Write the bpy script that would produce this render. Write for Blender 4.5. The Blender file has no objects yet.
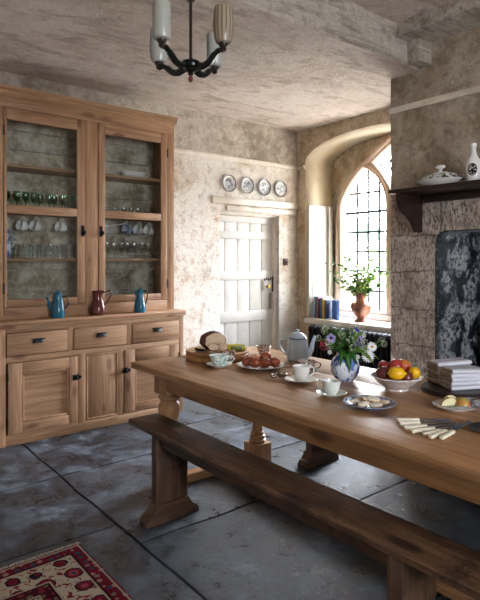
import bpy, bmesh, math, random
from mathutils import Vector, Matrix, noise
R = random.Random(7)
S = bpy.context.scene
COL = S.collection
PI = math.pi
def rad(d): return math.radians(d)
def L(h):
    h = h.lstrip('#'); v = [int(h[i:i+2], 16)/255 for i in (0, 2, 4)]
    return tuple((x/12.92 if x <= .04045 else ((x+.055)/1.055)**2.4) for x in v) + (1,)

# ------------------------------------------------------------------ materials
class NT:
    def __init__(s, name):
        s.m = bpy.data.materials.new(name); s.m.use_nodes = True
        s.t = s.m.node_tree; s.n = s.t.nodes; s.b = s.n['Principled BSDF']; s.out = s.n['Material Output']
        s.tc = s.n.new('ShaderNodeTexCoord')
    def link(s, a, b): s.t.links.new(a, b)
    def map(s, scale=(1, 1, 1), src='Object', rot=(0, 0, 0), loc=(0, 0, 0)):
        m = s.n.new('ShaderNodeMapping'); m.inputs['Scale'].default_value = scale
        m.inputs['Rotation'].default_value = rot; m.inputs['Location'].default_value = loc
        s.link(s.tc.outputs[src], m.inputs[0]); return m.outputs[0]
    def noise(s, vec, scale, detail=6, rough=.6, dist=0, color=False):
        n = s.n.new('ShaderNodeTexNoise'); n.inputs['Scale'].default_value = scale
        n.inputs['Detail'].default_value = detail; n.inputs['Roughness'].default_value = rough
        n.inputs['Distortion'].default_value = dist; s.link(vec, n.inputs['Vector'])
        return n.outputs['Color' if color else 'Fac']
    def vor(s, vec, scale, feature='F1', out='Distance', rnd=1):
        n = s.n.new('ShaderNodeTexVoronoi'); n.feature = feature; n.inputs['Scale'].default_value = scale
        n.inputs['Randomness'].default_value = rnd
        s.link(vec, n.inputs['Vector']); return n.outputs[out]
    def ramp(s, fac, stops, interp='LINEAR'):
        r = s.n.new('ShaderNodeValToRGB'); e = r.color_ramp.elements; r.color_ramp.interpolation = interp
        while len(e) < len(stops): e.new(.5)
        for el, (p, c) in zip(e, stops):
            el.position = p; el.color = L(c) if isinstance(c, str) else ((c, c, c, 1) if not isinstance(c, tuple) else c)
        s.link(fac, r.inputs[0]); return r.outputs[0]
    def mix(s, fac, a, b, mode='MIX'):
        m = s.n.new('ShaderNodeMix'); m.data_type = 'RGBA'; m.blend_type = mode
        for sock, v in ((m.inputs[0], fac), (m.inputs[6], a), (m.inputs[7], b)):
            if hasattr(v, 'default_value') or hasattr(v, 'links'): s.link(v, sock)
            elif isinstance(v, str): sock.default_value = L(v)
            else: sock.default_value = v
        return m.outputs[2]
    def math(s, op, a, b=0.0, c=None):
        m = s.n.new('ShaderNodeMath'); m.operation = op
        for i, v in enumerate((a, b) if c is None else (a, b, c)):
            if hasattr(v, 'links'): s.link(v, m.inputs[i])
            else: m.inputs[i].default_value = v
        return m.outputs[0]
    def xyz(s, vec):
        n = s.n.new('ShaderNodeSeparateXYZ'); s.link(vec, n.inputs[0]); return n.outputs
    def step(s, v, a, b):
        m = s.n.new('ShaderNodeMapRange'); m.interpolation_type = 'SMOOTHSTEP'
        s.link(v, m.inputs[0]); m.inputs[1].default_value = a; m.inputs[2].default_value = b; return m.outputs[0]
    def bump(s, h, strength=.3, dist=.01):
        b = s.n.new('ShaderNodeBump'); b.inputs['Strength'].default_value = strength; b.inputs['Distance'].default_value = dist
        s.link(h, b.inputs['Height']); s.link(b.outputs[0], s.b.inputs['Normal'])
    def set(s, color=None, rough=None, metal=None, spec=None, **k):
        for nm, v in (('Base Color', color), ('Roughness', rough), ('Metallic', metal), ('Specular IOR Level', spec)) + tuple((a.replace('_', ' '), b) for a, b in k.items()):
            if v is None: continue
            if hasattr(v, 'links'): s.link(v, s.b.inputs[nm])
            else: s.b.inputs[nm].default_value = L(v) if isinstance(v, str) else v
        return s.m

def plain(name, col, rough=.5, metal=0, var=.12, scale=20, **k):
    t = NT(name); v = t.map()
    n = t.noise(v, scale, 5, .6)
    c = L(col); dk = tuple(x*(1-var) for x in c[:3])+(1,); lt = tuple(min(1, x*(1+var)) for x in c[:3])+(1,)
    t.set(t.ramp(n, [(.3, dk), (.7, lt)]), rough, metal, **k)
    return t.m

def wood(name, axis, light, mid, dark, rough=.5, sc=1.0, knots=True, wear=None, bump=.25, coat=0):
    t = NT(name)
    st = [9*sc, 9*sc, 9*sc]; st[axis] = .7*sc
    v = t.map(tuple(st))
    n1 = t.noise(v, 1.3, 8, .62, 1.2)
    st2 = [60*sc, 60*sc, 60*sc]; st2[axis] = 2.5*sc
    n2 = t.noise(t.map(tuple(st2)), 1.5, 6, .6, .3)
    n3 = t.noise(t.map(), 2.1, 4, .5)
    base = t.ramp(n1, [(.25, dark), (.45, mid), (.7, light)])
    base = t.mix(t.ramp(n2, [(.38, .55), (.56, 0.0)]), base, dark)
    base = t.mix(t.ramp(n3, [(.4, 0.0), (.7, .35)]), base, mid)
    if knots:
        st3 = [7*sc, 7*sc, 7*sc]; st3[axis] = 2.6*sc
        d = t.vor(t.map(tuple(st3)), 1.0)
        base = t.mix(t.ramp(d, [(.10, .95), (.20, 0.0)]), base, dark)
    if wear:
        w = t.noise(t.map((3, 3, 3)), 1.2, 9, .75, .4)
        base = t.mix(t.ramp(w, [(.50, 0.0), (.58, .8)]), base, wear)
    r = t.ramp(n1, [(.2, min(1, rough+.15)), (.8, rough)])
    t.set(base, r)
    if coat: t.b.inputs['Coat Weight'].default_value = coat; t.b.inputs['Coat Roughness'].default_value = .3
    t.bump(t.math('ADD', n2, n1), bump, .004)
    return t.m

PINE = [wood('pine_%s' % 'xyz'[a], a, '#b8916c', '#9d7654', '#704a30', .55, knots=True, bump=.15) for a in range(3)]
OAK = [wood('oak_%s' % 'xyz'[a], a, '#c09468', '#a67a50', '#6b472b', .30, .8, bump=.2) for a in range(3)]
ELM = [wood('elm_%s' % 'xyz'[a], a, '#7d5b41', '#553b28', '#20150e', .36, .8, wear='#2a1b12', bump=.9) for a in range(3)]
MAHOG = [wood('mahogany_%s' % 'xyz'[a], a, '#40291f', '#2e1c16', '#18100d', .35, .9, knots=False) for a in range(3)]

def plaster(name, zones='wall'):
    t = NT(name); v = t.map()
    big = t.noise(v, 1.6, 12, .74, .15)
    med = t.noise(v, 6.5, 12, .78, .1)
    fine = t.noise(v, 34, 8, .75)
    low = t.noise(t.map(loc=(7, 3, 1)), 1.7, 12, .70, .2)
    if zones == 'wall':
        base = t.ramp(big, [(.30, '#b5a693'), (.42, '#d3c9ba'), (.56, '#e6dfd5'), (.75, '#cabca8')])
        base = t.mix(t.ramp(med, [(.52, 0.0), (.60, .65)]), base, '#bd9a72')
        base = t.mix(t.ramp(low, [(.50, 0.0), (.56, .8)]), base, '#e6e1d8')
        base = t.mix(t.ramp(low, [(.34, .7), (.41, 0.0)]), base, '#94836f')
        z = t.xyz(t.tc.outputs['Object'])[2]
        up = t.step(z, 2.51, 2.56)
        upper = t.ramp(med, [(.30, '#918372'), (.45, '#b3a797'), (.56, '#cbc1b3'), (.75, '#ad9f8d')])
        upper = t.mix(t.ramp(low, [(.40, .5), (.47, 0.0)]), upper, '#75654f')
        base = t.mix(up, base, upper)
        base = t.mix(t.ramp(t.noise(t.map(loc=(1, 9, 4)), 3.4, 8, .7, 1.5), [(.64, 0.0), (.69, .45)]), base, '#9c6f5c')
    elif zones == 'warm':
        base = t.ramp(big, [(.30, '#9c8669'), (.46, '#c2ae90'), (.6, '#ddd0b8'), (.75, '#aa9474')])
        base = t.mix(t.ramp(med, [(.48, 0.0), (.62, .7)]), base, '#8f734f')
        base = t.mix(t.ramp(low, [(.54, 0.0), (.62, .6)]), base, '#d8cfbf')
    elif zones == 'ceiling':
        v2 = t.map((1, 2.6, 1), rot=(0, 0, rad(12)))
        str_ = t.noise(v2, 2.4, 10, .72, .7)
        base = t.ramp(big, [(.3, '#c3b2a6'), (.48, '#dacbbf'), (.7, '#e8ddd3')])
        base = t.mix(t.ramp(str_, [(.50, 0.0), (.60, .6)]), base, '#9c8677')
        base = t.mix(t.ramp(low, [(.55, 0.0), (.68, .7)]), base, '#ded6ce')
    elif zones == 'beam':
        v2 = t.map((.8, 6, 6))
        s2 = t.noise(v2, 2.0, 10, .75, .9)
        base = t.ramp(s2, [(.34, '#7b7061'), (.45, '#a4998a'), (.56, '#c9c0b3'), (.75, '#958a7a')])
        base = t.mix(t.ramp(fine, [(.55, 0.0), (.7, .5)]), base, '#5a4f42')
    elif zones == 'chimney':
        z = t.xyz(t.tc.outputs['Object'])[2]
        base = t.ramp(big, [(.30, '#8f7f6b'), (.46, '#ac9c87'), (.58, '#c2b6a4'), (.78, '#9a8974')])
        base = t.mix(t.ramp(med, [(.42, .6), (.50, 0.0)]), base, '#76654f')
        sp = t.noise(t.map(loc=(2, 5, 8)), 13, 12, .82)
        base = t.mix(t.ramp(sp, [(.40, .5), (.47, 0.0)]), base, '#6b5a46'); base = t.mix(t.ramp(sp, [(.54, 0.0), (.60, .4)]), base, '#d3cabc')
        base = t.mix(t.ramp(low, [(.56, 0.0), (.60, .55)]), base, '#c5bdb0')
        lo = t.math('SUBTRACT', 1.0, t.step(z, 1.80, 1.88))
        stone = t.ramp(med, [(.36, '#9d8e82'), (.48, '#c4b6a9'), (.6, '#e0d6cb')])
        # ashlar joints
        y = t.xyz(t.tc.outputs['Object'])
        br = t.n.new('ShaderNodeTexBrick'); br.inputs['Scale'].default_value = 1
        br.inputs['Brick Width'].default_value = 1.4; br.inputs['Row Height'].default_value = .27; br.inputs['Mortar Size'].default_value = .006
        br.inputs['Mortar Smooth'].default_value = .6
        cb = t.n.new('ShaderNodeCombineXYZ'); dn = t.noise(v, 9, 4, .6)
        t.link(t.math('ADD', y[1], t.math('MULTIPLY', dn, .03)), cb.inputs[0]); t.link(t.math('ADD', y[2], t.math('MULTIPLY', dn, .07)), cb.inputs[1])
        t.link(cb.outputs[0], br.inputs['Vector'])
        stone = t.mix(t.math('MULTIPLY', br.outputs['Fac'], .7), stone, '#5b5048')
        base = t.mix(lo, base, stone)
        pits = t.noise(t.map((1, 75, 30)), 1.0, 3, .6, .3)
        h = t.math('ADD', t.math('MULTIPLY', t.math('MULTIPLY', pits, lo), 1.6), t.math('ADD', fine, t.math('MULTIPLY', t.math('MULTIPLY', br.outputs['Fac'], lo), -1.0)))
        base = t.mix(t.math('MULTIPLY', t.math('MULTIPLY', lo, t.step(pits, .50, .40)), .75), base, '#6e6056')
        base = t.mix(t.ramp(fine, [(.35, .3), (.5, 0.0)]), base, '#6b5d4e')
        t.set(base, .9); t.bump(t.math('ADD', h, med), .9, .016)
        return t.m
    base = t.mix(t.ramp(fine, [(.30, .35), (.46, 0.0)]), base, '#7b6b58')
    crack = t.vor(t.mix(.06, v, t.noise(v, 3, 6, .6, 0, True)), 1.7, 'DISTANCE_TO_EDGE')
    cm = t.ramp(crack, [(.0, 0.6), (.012, 0.0)])
    base = t.mix(t.math('MULTIPLY', cm, t.ramp(big, [(.52, 0.0), (.6, .35)])), base, '#7b6c5b')
    sp = t.noise(t.map(loc=(2, 5, 8)), 13, 12, .82)
    base = t.mix(t.ramp(sp, [(.40, .5), (.47, 0.0)]), base, '#7f6c55' if zones != 'ceiling' else '#bfae9f')
    base = t.mix(t.ramp(sp, [(.54, 0.0), (.60, .45)]), base, '#e9e4da')
    t.set(base, .88)
    t.bump(t.math('ADD', t.math('MULTIPLY', med, 1.4), t.math('ADD', sp, fine)), .9, .014)
    return t.m
M_WALL = plaster('limewashed_plaster'); M_WARM = plaster('bare_ochre_plaster', 'warm'); M_CEIL = plaster('ceiling_plaster', 'ceiling')
M_BEAM = plaster('beam_plaster', 'beam'); M_CHIM = plaster('chimney_stone', 'chimney')

def mk_floor():
    t = NT('flagstone'); v = t.map()
    geo = t.n.new('ShaderNodeNewGeometry')
    n = t.noise(v, 3.6, 12, .80, .2); f = t.noise(v, 26, 8, .7); b = t.noise(v, .9, 5, .6)
    c = t.ramp(n, [(.42, '#111419'), (.49, '#242b34'), (.55, '#47525f'), (.65, '#828a92')])
    rv = t.ramp(geo.outputs['Random Per Island'], [(0, '#22252a'), (1, '#4d5258')])
    c = t.mix(.30, c, rv)
    c = t.mix(t.ramp(f, [(.54, 0.0), (.66, .25)]), c, '#6c6e6e')
    c = t.mix(t.ramp(f, [(.3, .5), (.44, 0.0)]), c, '#24272b')
    t.set(c, t.ramp(n, [(.40, .24), (.60, .5)]), spec=.8)
    t.bump(t.math('ADD', t.math('MULTIPLY', b, 2.5), t.math('ADD', n, t.math('MULTIPLY', f, .35))), .8, .014)
    return t.m
M_FLOOR = mk_floor()
M_JOINT = plain('floor_joint', '#1d1e20', .9)
M_WHITE = NT('old_white_paint')
def mk_white(name, c1, c2, dirt, rough=.45):
    t = NT(name); v = t.map(); n = t.noise(v, 2.5, 8, .7, .4); f = t.noise(v, 14, 8, .7)
    c = t.ramp(n, [(.35, c2), (.6, c1)])
    c = t.mix(t.ramp(f, [(.60, 0.0), (.72, .7)]), c, dirt)
    t.set(c, rough); t.bump(t.math('ADD', n, f), .2, .004); return t.m
bpy.data.materials.remove(M_WHITE.m)
M_WHITE = mk_white('old_white_paint', '#cfccc5', '#c0bcb3', '#a3998a')
M_RAIL = mk_white('chipped_cream_paint', '#ddd5c8', '#c4b8a5', '#8c7a63')
M_STONE = mk_white('pale_limestone', '#dccabb', '#c4ac98', '#947a68', .85)
M_SILL = mk_white('painted_sill', '#e6e2da', '#d5cfc4', '#a99f90', .4)
M_BACK = NT('peeling_boards')
_t = M_BACK; _v = _t.map(); _n = _t.noise(_v, 6, 12, .8, .15)
_c = _t.ramp(_n, [(.36, '#6d5f4c'), (.46, '#9c8e78'), (.54, '#c3b9a6'), (.68, '#d8d6ca')])
_t.set(_c, .85); _t.bump(_n, .5, .006); M_BACK = _t.m
M_IRON = plain('black_iron', '#141315', .42, .7)
M_DARKIRON = plain('cast_iron', '#17191b', .5, .5, .3)
M_LEAD = plain('lead_grey', '#3a4244', .6, .3)
M_BRONZE = plain('dark_green_enamel', '#0c1614', .22, .3)
M_BROWNB = plain('bakelite_brown', '#25130f', .35)
M_BRASS = plain('aged_brass', '#9a7a3c', .35, 1)
M_SILVER = plain('worn_silver', '#b5b1aa', .25, 1, .2)
M_STEEL = plain('knife_steel', '#8d929b', .22, 1, .1)
M_IVORY = plain('ivory_handle', '#e6dec6', .35)
def mk_copper():
    t = NT('aged_copper'); v = t.map(); n = t.noise(v, 9, 6, .6, .5)
    t.set(t.ramp(n, [(.35, '#6e4638'), (.6, '#a87660')]), t.ramp(n, [(.3, .5), (.7, .3)]), .75); return t.m
M_COPPER = mk_copper()
def glass(name, tint=(1, 1, 1, 1), gloss=.08, solid=None):
    t = NT(name); n = t.n
    tr = n.new('ShaderNodeBsdfTransparent'); tr.inputs[0].default_value = tint
    gl = n.new('ShaderNodeBsdfGlossy'); gl.inputs['Roughness'].default_value = .03
    fr = n.new('ShaderNodeLayerWeight'); fr.inputs['Blend'].default_value = .25
    f = t.math('MULTIPLY_ADD', fr.outputs['Facing'], .55 if solid else .3, gloss)
    mx = n.new('ShaderNodeMixShader'); t.link(f, mx.inputs[0]); t.link(tr.outputs[0], mx.inputs[1]); t.link(gl.outputs[0], mx.inputs[2])
    t.link(mx.outputs[0], t.out.inputs[0]); return t.m
M_GLASS = glass('window_glass', (1, 1, 1, 1), .03)
M_PANE = glass('cupboard_glass', (.93, .95, .95, 1), .035)
M_CLEAR = glass('drinking_glass', (.90, .93, .92, 1), .14, True)
M_GREEN = glass('green_glass', (.42, .66, .36, 1), .1, True)
def china(name, base='#e9e8e4', pat=None, scale=30, thr=.54, rough=.16, pat2=None):
    t = NT(name); v = t.map()
    c = t.ramp(t.noise(v, 8, 3, .5), [(.3, base), (.7, base)])
    if pat:
        m = t.noise(v, scale, 4, .6, 1.2)
        c = t.mix(t.ramp(m, [(thr, 0.0), (thr+.04, 1.0)]), c, pat)
        if pat2:
            m2 = t.noise(t.map(loc=(3, 3, 3)), scale*1.3, 4, .6, 1.2)
            c = t.mix(t.ramp(m2, [(thr, 0.0), (thr+.04, 1.0)]), c, pat2)
    t.set(c, rough, spec=.6); return t.m
M_CHINA = china('white_china'); M_BLUEW = china('blue_and_white_china', '#dfe5ee', '#2b4f9c', 34, .49)
M_FLORAL = china('floral_china', '#dcd6cc', '#5b4a48', 55, .52, pat2='#a05a4a'); M_MINT = china('mint_china', '#dfe9e2', '#8fb0a0', 40, .52)
M_GOLDCHINA = china('gilded_china', '#e6eae3', '#9c8250', 14, .60)
M_TRANSFER = china('black_transfer_china', '#dcdcd6', '#1d1d22', 45, .5)
M_PINKW = china('pink_transfer_china', '#e4dcd6', '#a8746c', 40, .58)
M_TEAL = plain('teal_enamel', '#1f5a70', .16, 0, .25); M_MAROON = plain('copper_brown_lustre', '#5b3029', .2, .25, .3)
M_ENAMEL = plain('pale_blue_enamel', '#c0d2e0', .18, 0, .06); M_NAVY = plain('navy_rim', '#26375c', .3)
M_COBALTRIM = china('cobalt_rim_china', '#2a4a8a', '#d8dde6', 50, .60)
M_OPAL = plain('opal_glass_shade', '#a9a99f', .25, 0, .04); M_OPAL.node_tree.nodes['Principled BSDF'].inputs['Subsurface Weight'].default_value = .1
def mk_striped_shade():
    t = NT('amber_striped_opal'); p = t.xyz(t.tc.outputs['Object'])
    a = t.math('ARCTAN2', p[1], p[0]); s_ = t.math('SINE', t.math('MULTIPLY', a, 14))
    c = t.mix(t.step(s_, .2, .7), '#989180', '#80603a'); t.set(c, .25); return t.m
M_STRIPE = mk_striped_shade()
def mk_fruit(name, a, b, sc, c=None, rough=.3, bump=0):
    t = NT(name); v = t.map((1, 1, .6)); n = t.noise(v, sc, 5, .6, .4)
    st = [(.35, a), (.62, b)] + ([(.75, c)] if c else [])
    t.set(t.ramp(n, st), rough)
    if bump: t.bump(t.noise(t.map(), 260, 2, .5), bump, .002)
    return t.m
M_APPLE = mk_fruit('red_apple', '#7d1a22', '#b03a35', 14, '#d69a4a'); M_APPLEY = mk_fruit('yellow_red_apple', '#e0a83c', '#b83832', 12, '#8e2228')
M_PLUM = mk_fruit('dark_russet_apple', '#4a1a1c', '#7a3a28', 14); M_LEMON = mk_fruit('lemon_peel', '#f2c21a', '#e8b010', 10, rough=.4, bump=.3)
M_EGGD = mk_fruit('brown_egg', '#783620', '#8e472c', 30, rough=.3); M_EGGL = mk_fruit('pale_egg', '#b5785a', '#c48d70', 30, rough=.3)
M_FLESH = plain('apple_flesh', '#e3dcae', .5, 0, .08); M_SKIN = mk_fruit('apple_skin', '#9fb04a', '#c05038', 16)
M_CRUST = mk_fruit('bread_crust', '#3d2116', '#6f4129', 18, '#a57c5c', .8, .2); M_CRUMB = plain('bread_crumb', '#cdb59a', .9, 0, .15, 60)
M_BISC = plain('biscuit', '#c9a878', .8, 0, .15, 50); M_SUGAR = plain('sugar_dusting', '#e2d8c6', .85, 0, .12, 60)
def mk_linen():
    t = NT('linen'); v = t.map(); p = t.xyz(v)
    w = t.noise(t.map((400, 400, 400)), 1, 2, .5)
    st = t.math('SINE', t.math('MULTIPLY', p[1], 75))
    c = t.mix(t.step(st, .86, .96), '#cdced6', '#8088a0'); t.set(c, .85); t.bump(w, .2, .001); return t.m
M_LINEN = mk_linen()
M_FOLD_SHADE = plain('shaded_linen_fold', '#9a8878', .9, 0, .15, 60)  # brown shade of the napkins' end folds, put into the colour
M_WRAP = mk_fruit('gold_green_wrapper', '#c9b020', '#8a9418', 24, '#e0d040', .3)
M_SWITCH = plain('red_brown_switch', '#54261d', .4)
M_LEAF = plain('leaf_green', '#3f7a2a', .45, 0, .3, 30); M_LEAF2 = plain('pale_leaf_green', '#86a850', .5, 0, .3, 30); M_STEM = plain('stem_green', '#4d6b35', .55)
for _m in (M_LEAF, M_LEAF2): _m.node_tree.nodes['Principled BSDF'].inputs['Transmission Weight'].default_value = 0
M_PWHITE = plain('white_petal', '#e8ebee', .6, 0, .04); M_PYEL = plain('yellow_floret', '#d9a520', .7); M_PPUR = plain('mauve_petal', '#a999d0', .6, 0, .2, 40)
M_PBLUE = plain('cobalt_petal', '#2a3aa8', .6, 0, .2); M_PRED = plain('crimson_petal', '#8c2330', .6, 0, .25, 40); M_PDARK = plain('dark_violet_eye', '#3a2468', .6)
M_PCREAM = plain('cream_floret', '#c9cfb8', .7, 0, .1)
def mk_rug():
    t = NT('persian_wool'); P = t.xyz(t.tc.outputs['Object'])   # local: 0..1.8 in x back from the edge, 0..2.4 in y
    dx = t.math('MINIMUM', P[0], t.math('SUBTRACT', 1.75, P[0])); dy = t.math('MINIMUM', P[1], t.math('SUBTRACT', 2.6, P[1]))
    d = t.math('MINIMUM', dx, dy)
    v = t.map()
    cell = t.vor(v, 9, 'F1', 'Distance', .35); cc = t.vor(v, 9, 'F1', 'Color', .35); cs = t.vor(v, 26, 'F1', 'Distance', .5); ccs = t.vor(v, 26, 'F1', 'Color', .5)
    h = t.xyz(cc)[0]; h2 = t.xyz(ccs)[0]
    wob = t.noise(v, 18, 3, .6)
    cw = t.math('ADD', cell, t.math('MULTIPLY', wob, .25))
    mot = t.ramp(cw, [(0, '#c98a5a'), (.17, '#3a4a66'), (.24, '#b0525a'), (.33, '#8c1f30'), (.42, '#8c1f30'), (.44, '#2a2430'), (.47, '#2a2430'), (.50, (0, 0, 0, 0))], 'CONSTANT')
    cream = t.mix(t.ramp(cw, [(.0, 1.0), (.50, 1.0), (.505, 0.0)]), '#cdbfa9', mot)
    spr = t.ramp(t.noise(v, 34, 2, .5, 1), [(.57, 0.0), (.60, 1.0)])
    cream = t.mix(t.math('MULTIPLY', spr, t.step(cw, .5, .55)), cream, '#8a2a3a')
    red = t.mix(t.ramp(cs, [(.30, 1.0), (.36, 0.0)]), '#7d1c2c', t.mix(t.step(h2, .4, .6), '#3c5566', '#b98a80'))
    dark = t.mix(t.ramp(cs, [(.34, 1.0), (.42, 0.0)]), '#4d1422', t.mix(t.step(h2, .4, .6), '#96303a', '#7a6a50'))
    field = t.mix(t.ramp(t.noise(v, 26, 3, .5, 1.5), [(.5, 0.0), (.53, 1.0)]), '#b9a898', '#3b1c26')
    c = t.mix(t.step(d, .074, .076), red, cream)
    c = t.mix(t.step(d, .229, .231), c, dark); c = t.mix(t.step(d, .299, .301), c, field)
    for a in (.012, .068, .078, .225, .235, .295):
        ln = t.math('LESS_THAN', t.math('ABSOLUTE', t.math('SUBTRACT', d, a)), .004)
        c = t.mix(ln, c, '#2a1018' if a in (.068, .235) else '#c0b09a')
    t.set(c, .95, spec=.15); t.bump(t.noise(v, 300, 2, .5), .6, .003); return t.m
M_RUG = mk_rug(); M_FRINGE = plain('rug_fringe', '#b5aa98', .95)
def mk_soot():
    t = NT('sooty_flaking_paint'); v = t.map(); n = t.noise(v, 5.5, 10, .72, .5); f = t.noise(v, 24, 8, .75); p = t.xyz(v)
    c = t.ramp(n, [(.42, '#171a20'), (.48, '#454b53'), (.51, '#9a9fa6'), (.66, '#b5b2ae'), (.78, '#8a7568')])
    c = t.mix(t.ramp(f, [(.5, 0.0), (.56, .9)]), c, '#1a1d24')
    edge = t.math('MULTIPLY_ADD', n, .22, p[0])
    c = t.mix(t.step(edge, 3.72, 3.62), c, t.mix(t.ramp(f, [(.56, 0.0), (.6, 1.0)]), '#13161d', '#6f7680'))
    t.set(c, t.ramp(n, [(.45, .35), (.55, .8)])); t.bump(t.math('ADD', n, f), .7, .012); return t.m
M_SOOT = mk_soot(); M_BLACK = plain('soot_black', '#0d0d0e', .9)
M_GRASS = plain('lawn', '#8d9a72', .9, 0, .2, 3); M_FOLIAGE = plain('tree_foliage', '#48604c', .8, 0, .35, 2.5); M_BARK = plain('bark', '#5a4a3a', .9)
M_GWALL = plain('pale_garden_stone', '#c9c3b5', .9, 0, .1, 5)
BOOKC = dict(sky='#8fb0c4', teal='#2d5f6a', rose='#a0606a', black='#24262c', slate='#4a5870', yellow='#c9a53a', navy='#25304e', blue='#4f74b8')
M_BOOK = {k: plain('book_cloth_'+k, v, .6, 0, .08) for k, v in BOOKC.items()}; M_PAPER = plain('page_edges', '#d8d0c0', .9)

# ------------------------------------------------------------------ mesh building
class MB:
    def __init__(s): s.b = bmesh.new(); s.mi = 0
    def _fin(s, before, mi):
        for f in s.b.faces:
            if f.index == -1 or f not in before: f.material_index = mi
    def add(s, fn, mi):
        old = set(s.b.faces); r = fn()
        for f in s.b.faces:
            if f not in old: f.material_index = mi
        return r
    def box(s, x0, y0, z0, x1, y1, z1, bev=0, mi=0, M=None, seg=2):
        def go():
            m = Matrix.Translation(((x0+x1)/2, (y0+y1)/2, (z0+z1)/2)) @ Matrix.Diagonal((abs(x1-x0), abs(y1-y0), abs(z1-z0), 1))
            if M is not None: m = M @ m
            r = bmesh.ops.create_cube(s.b, size=1, matrix=m)
            if bev:
                es = {e for v in r['verts'] for e in v.link_edges}
                bmesh.ops.bevel(s.b, geom=list(es), offset=bev, segments=seg, profile=.5, affect='EDGES', clamp_overlap=True)
        s.add(go, mi); return s
    def lathe(s, prof, seg=24, M=None, mi=0, sx=1, sy=1, cap=True, wob=None):
        def go():
            rings = []
            for r, z in prof:
                ring = []
                for i in range(seg):
                    a = 2*PI*i/seg; k = 1 + (wob(a, z) if wob else 0)
                    p = Vector((r*k*sx*math.cos(a), r*k*sy*math.sin(a), z)); ring.append(s.b.verts.new(M @ p if M is not None else p))
                rings.append(ring)
            for a, b in zip(rings, rings[1:]):
                for i in range(seg):
                    j = (i+1) % seg; s.b.faces.new((a[i], a[j], b[j], b[i]))
            if cap:
                if prof[0][0] > 1e-5: s.b.faces.new(list(reversed(rings[0])))
                if prof[-1][0] > 1e-5: s.b.faces.new(rings[-1])
        s.add(go, mi); return s
    def tube(s, pts, r, seg=8, mi=0, flat=None, cap=True):
        def go():
            P = [Vector(p) for p in pts]; n = len(P); rr = r if isinstance(r, (list, tuple)) else [r]*n
            rings = []; up = Vector((0, 0, 1))
            t0 = (P[1]-P[0]).normalized()
            u = t0.cross(up); u = u.normalized() if u.length > .05 else Vector((1, 0, 0))
            for i in range(n):
                t = (P[min(i+1, n-1)]-P[max(i-1, 0)]).normalized()
                u = (u - t*u.dot(t)).normalized(); w = t.cross(u)
                ring = []
                for k in range(seg):
                    a = 2*PI*k/seg
                    ring.append(s.b.verts.new(P[i] + u*math.cos(a)*rr[i]*(flat or 1) + w*math.sin(a)*rr[i]))
                rings.append(ring)
            for a, b in zip(rings, rings[1:]):
                for i in range(seg):
                    j = (i+1) % seg; s.b.faces.new((a[i], a[j], b[j], b[i]))
            if cap: s.b.faces.new(list(reversed(rings[0]))); s.b.faces.new(rings[-1])
        s.add(go, mi); return s
    def ball(s, c, r, sc=(1, 1, 1), mi=0, M=None, sub=3, disp=0, dsc=3, seed=0):
        def go():
            res = bmesh.ops.create_icosphere(s.b, subdivisions=sub, radius=1)
            for v in res['verts']:
                p = v.co.copy()
                k = 1 + (disp*noise.noise(p*dsc + Vector((seed, seed*2, 0))) if disp else 0)
                p = Vector((p.x*sc[0], p.y*sc[1], p.z*sc[2]))*r*k
                if M is not None: p = M @ p
                v.co = p + Vector(c)
        s.add(go, mi); return s
    def poly(s, pts, mi=0):
        def go(): s.b.faces.new([s.b.verts.new(p) for p in pts])
        s.add(go, mi); return s
    def prism(s, loop, fa, fb, mi=0):
        """loop of 2-D points; fa/fb map each to the two end faces"""
        def go():
            A = [s.b.verts.new(fa(*p)) for p in loop]; B = [s.b.verts.new(fb(*p)) for p in loop]
            n = len(loop)
            s.b.faces.new(list(reversed(A))); s.b.faces.new(B)
            for i in range(n):
                j = (i+1) % n; s.b.faces.new((A[i], A[j], B[j], B[i]))
        s.add(go, mi); return s
    def build(s, name, mats, parent=None, smooth=True, loc=None, rot=None, angle=35):
        bmesh.ops.recalc_face_normals(s.b, faces=s.b.faces[:])
        me = bpy.data.meshes.new(name); s.b.to_mesh(me); s.b.free()
        return link(name, me, mats, parent, smooth, loc, rot, angle)
def link(name, me, mats, parent=None, smooth=True, loc=None, rot=None, angle=35):
    o = bpy.data.objects.new(name, me); COL.objects.link(o)
    for m in (mats if isinstance(mats, (list, tuple)) else [mats]): me.materials.append(m)
    if smooth:
        me.shade_smooth(); me.set_sharp_from_angle(angle=rad(angle))
    if parent: o.parent = parent
    if loc: o.location = loc
    if rot: o.rotation_euler = rot
    return o
def plate(name, loops, th, mapf, mats, parent=None, bev=0, smooth=False):
    """a slab with holes: 2-D loops filled by even-odd, mapped (a,b,t) -> xyz"""
    cu = bpy.data.curves.new(name, 'CURVE'); cu.dimensions = '2D'; cu.fill_mode = 'BOTH'; cu.extrude = th/2
    for lp in loops:
        sp = cu.splines.new('POLY'); sp.points.add(len(lp)-1); sp.use_cyclic_u = True
        for i, (a, b) in enumerate(lp): sp.points[i].co = (a, b, 0, 1)
    if bev: cu.bevel_depth = bev; cu.bevel_resolution = 1; cu.offset = -bev; cu.extrude = th/2-bev
    tmp = bpy.data.objects.new('tmp', cu); COL.objects.link(tmp)
    dg = bpy.context.evaluated_depsgraph_get(); me = bpy.data.meshes.new_from_object(tmp.evaluated_get(dg))
    bpy.data.objects.remove(tmp); bpy.data.curves.remove(cu)
    for v in me.vertices: v.co = mapf(v.co.x, v.co.y, v.co.z)
    b = bmesh.new(); b.from_mesh(me); bmesh.ops.remove_doubles(b, verts=b.verts[:], dist=1e-5); bmesh.ops.recalc_face_normals(b, faces=b.faces[:]); b.to_mesh(me); b.free()
    me.name = name; me.materials.clear()
    return link(name, me, mats, parent, smooth)
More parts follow.
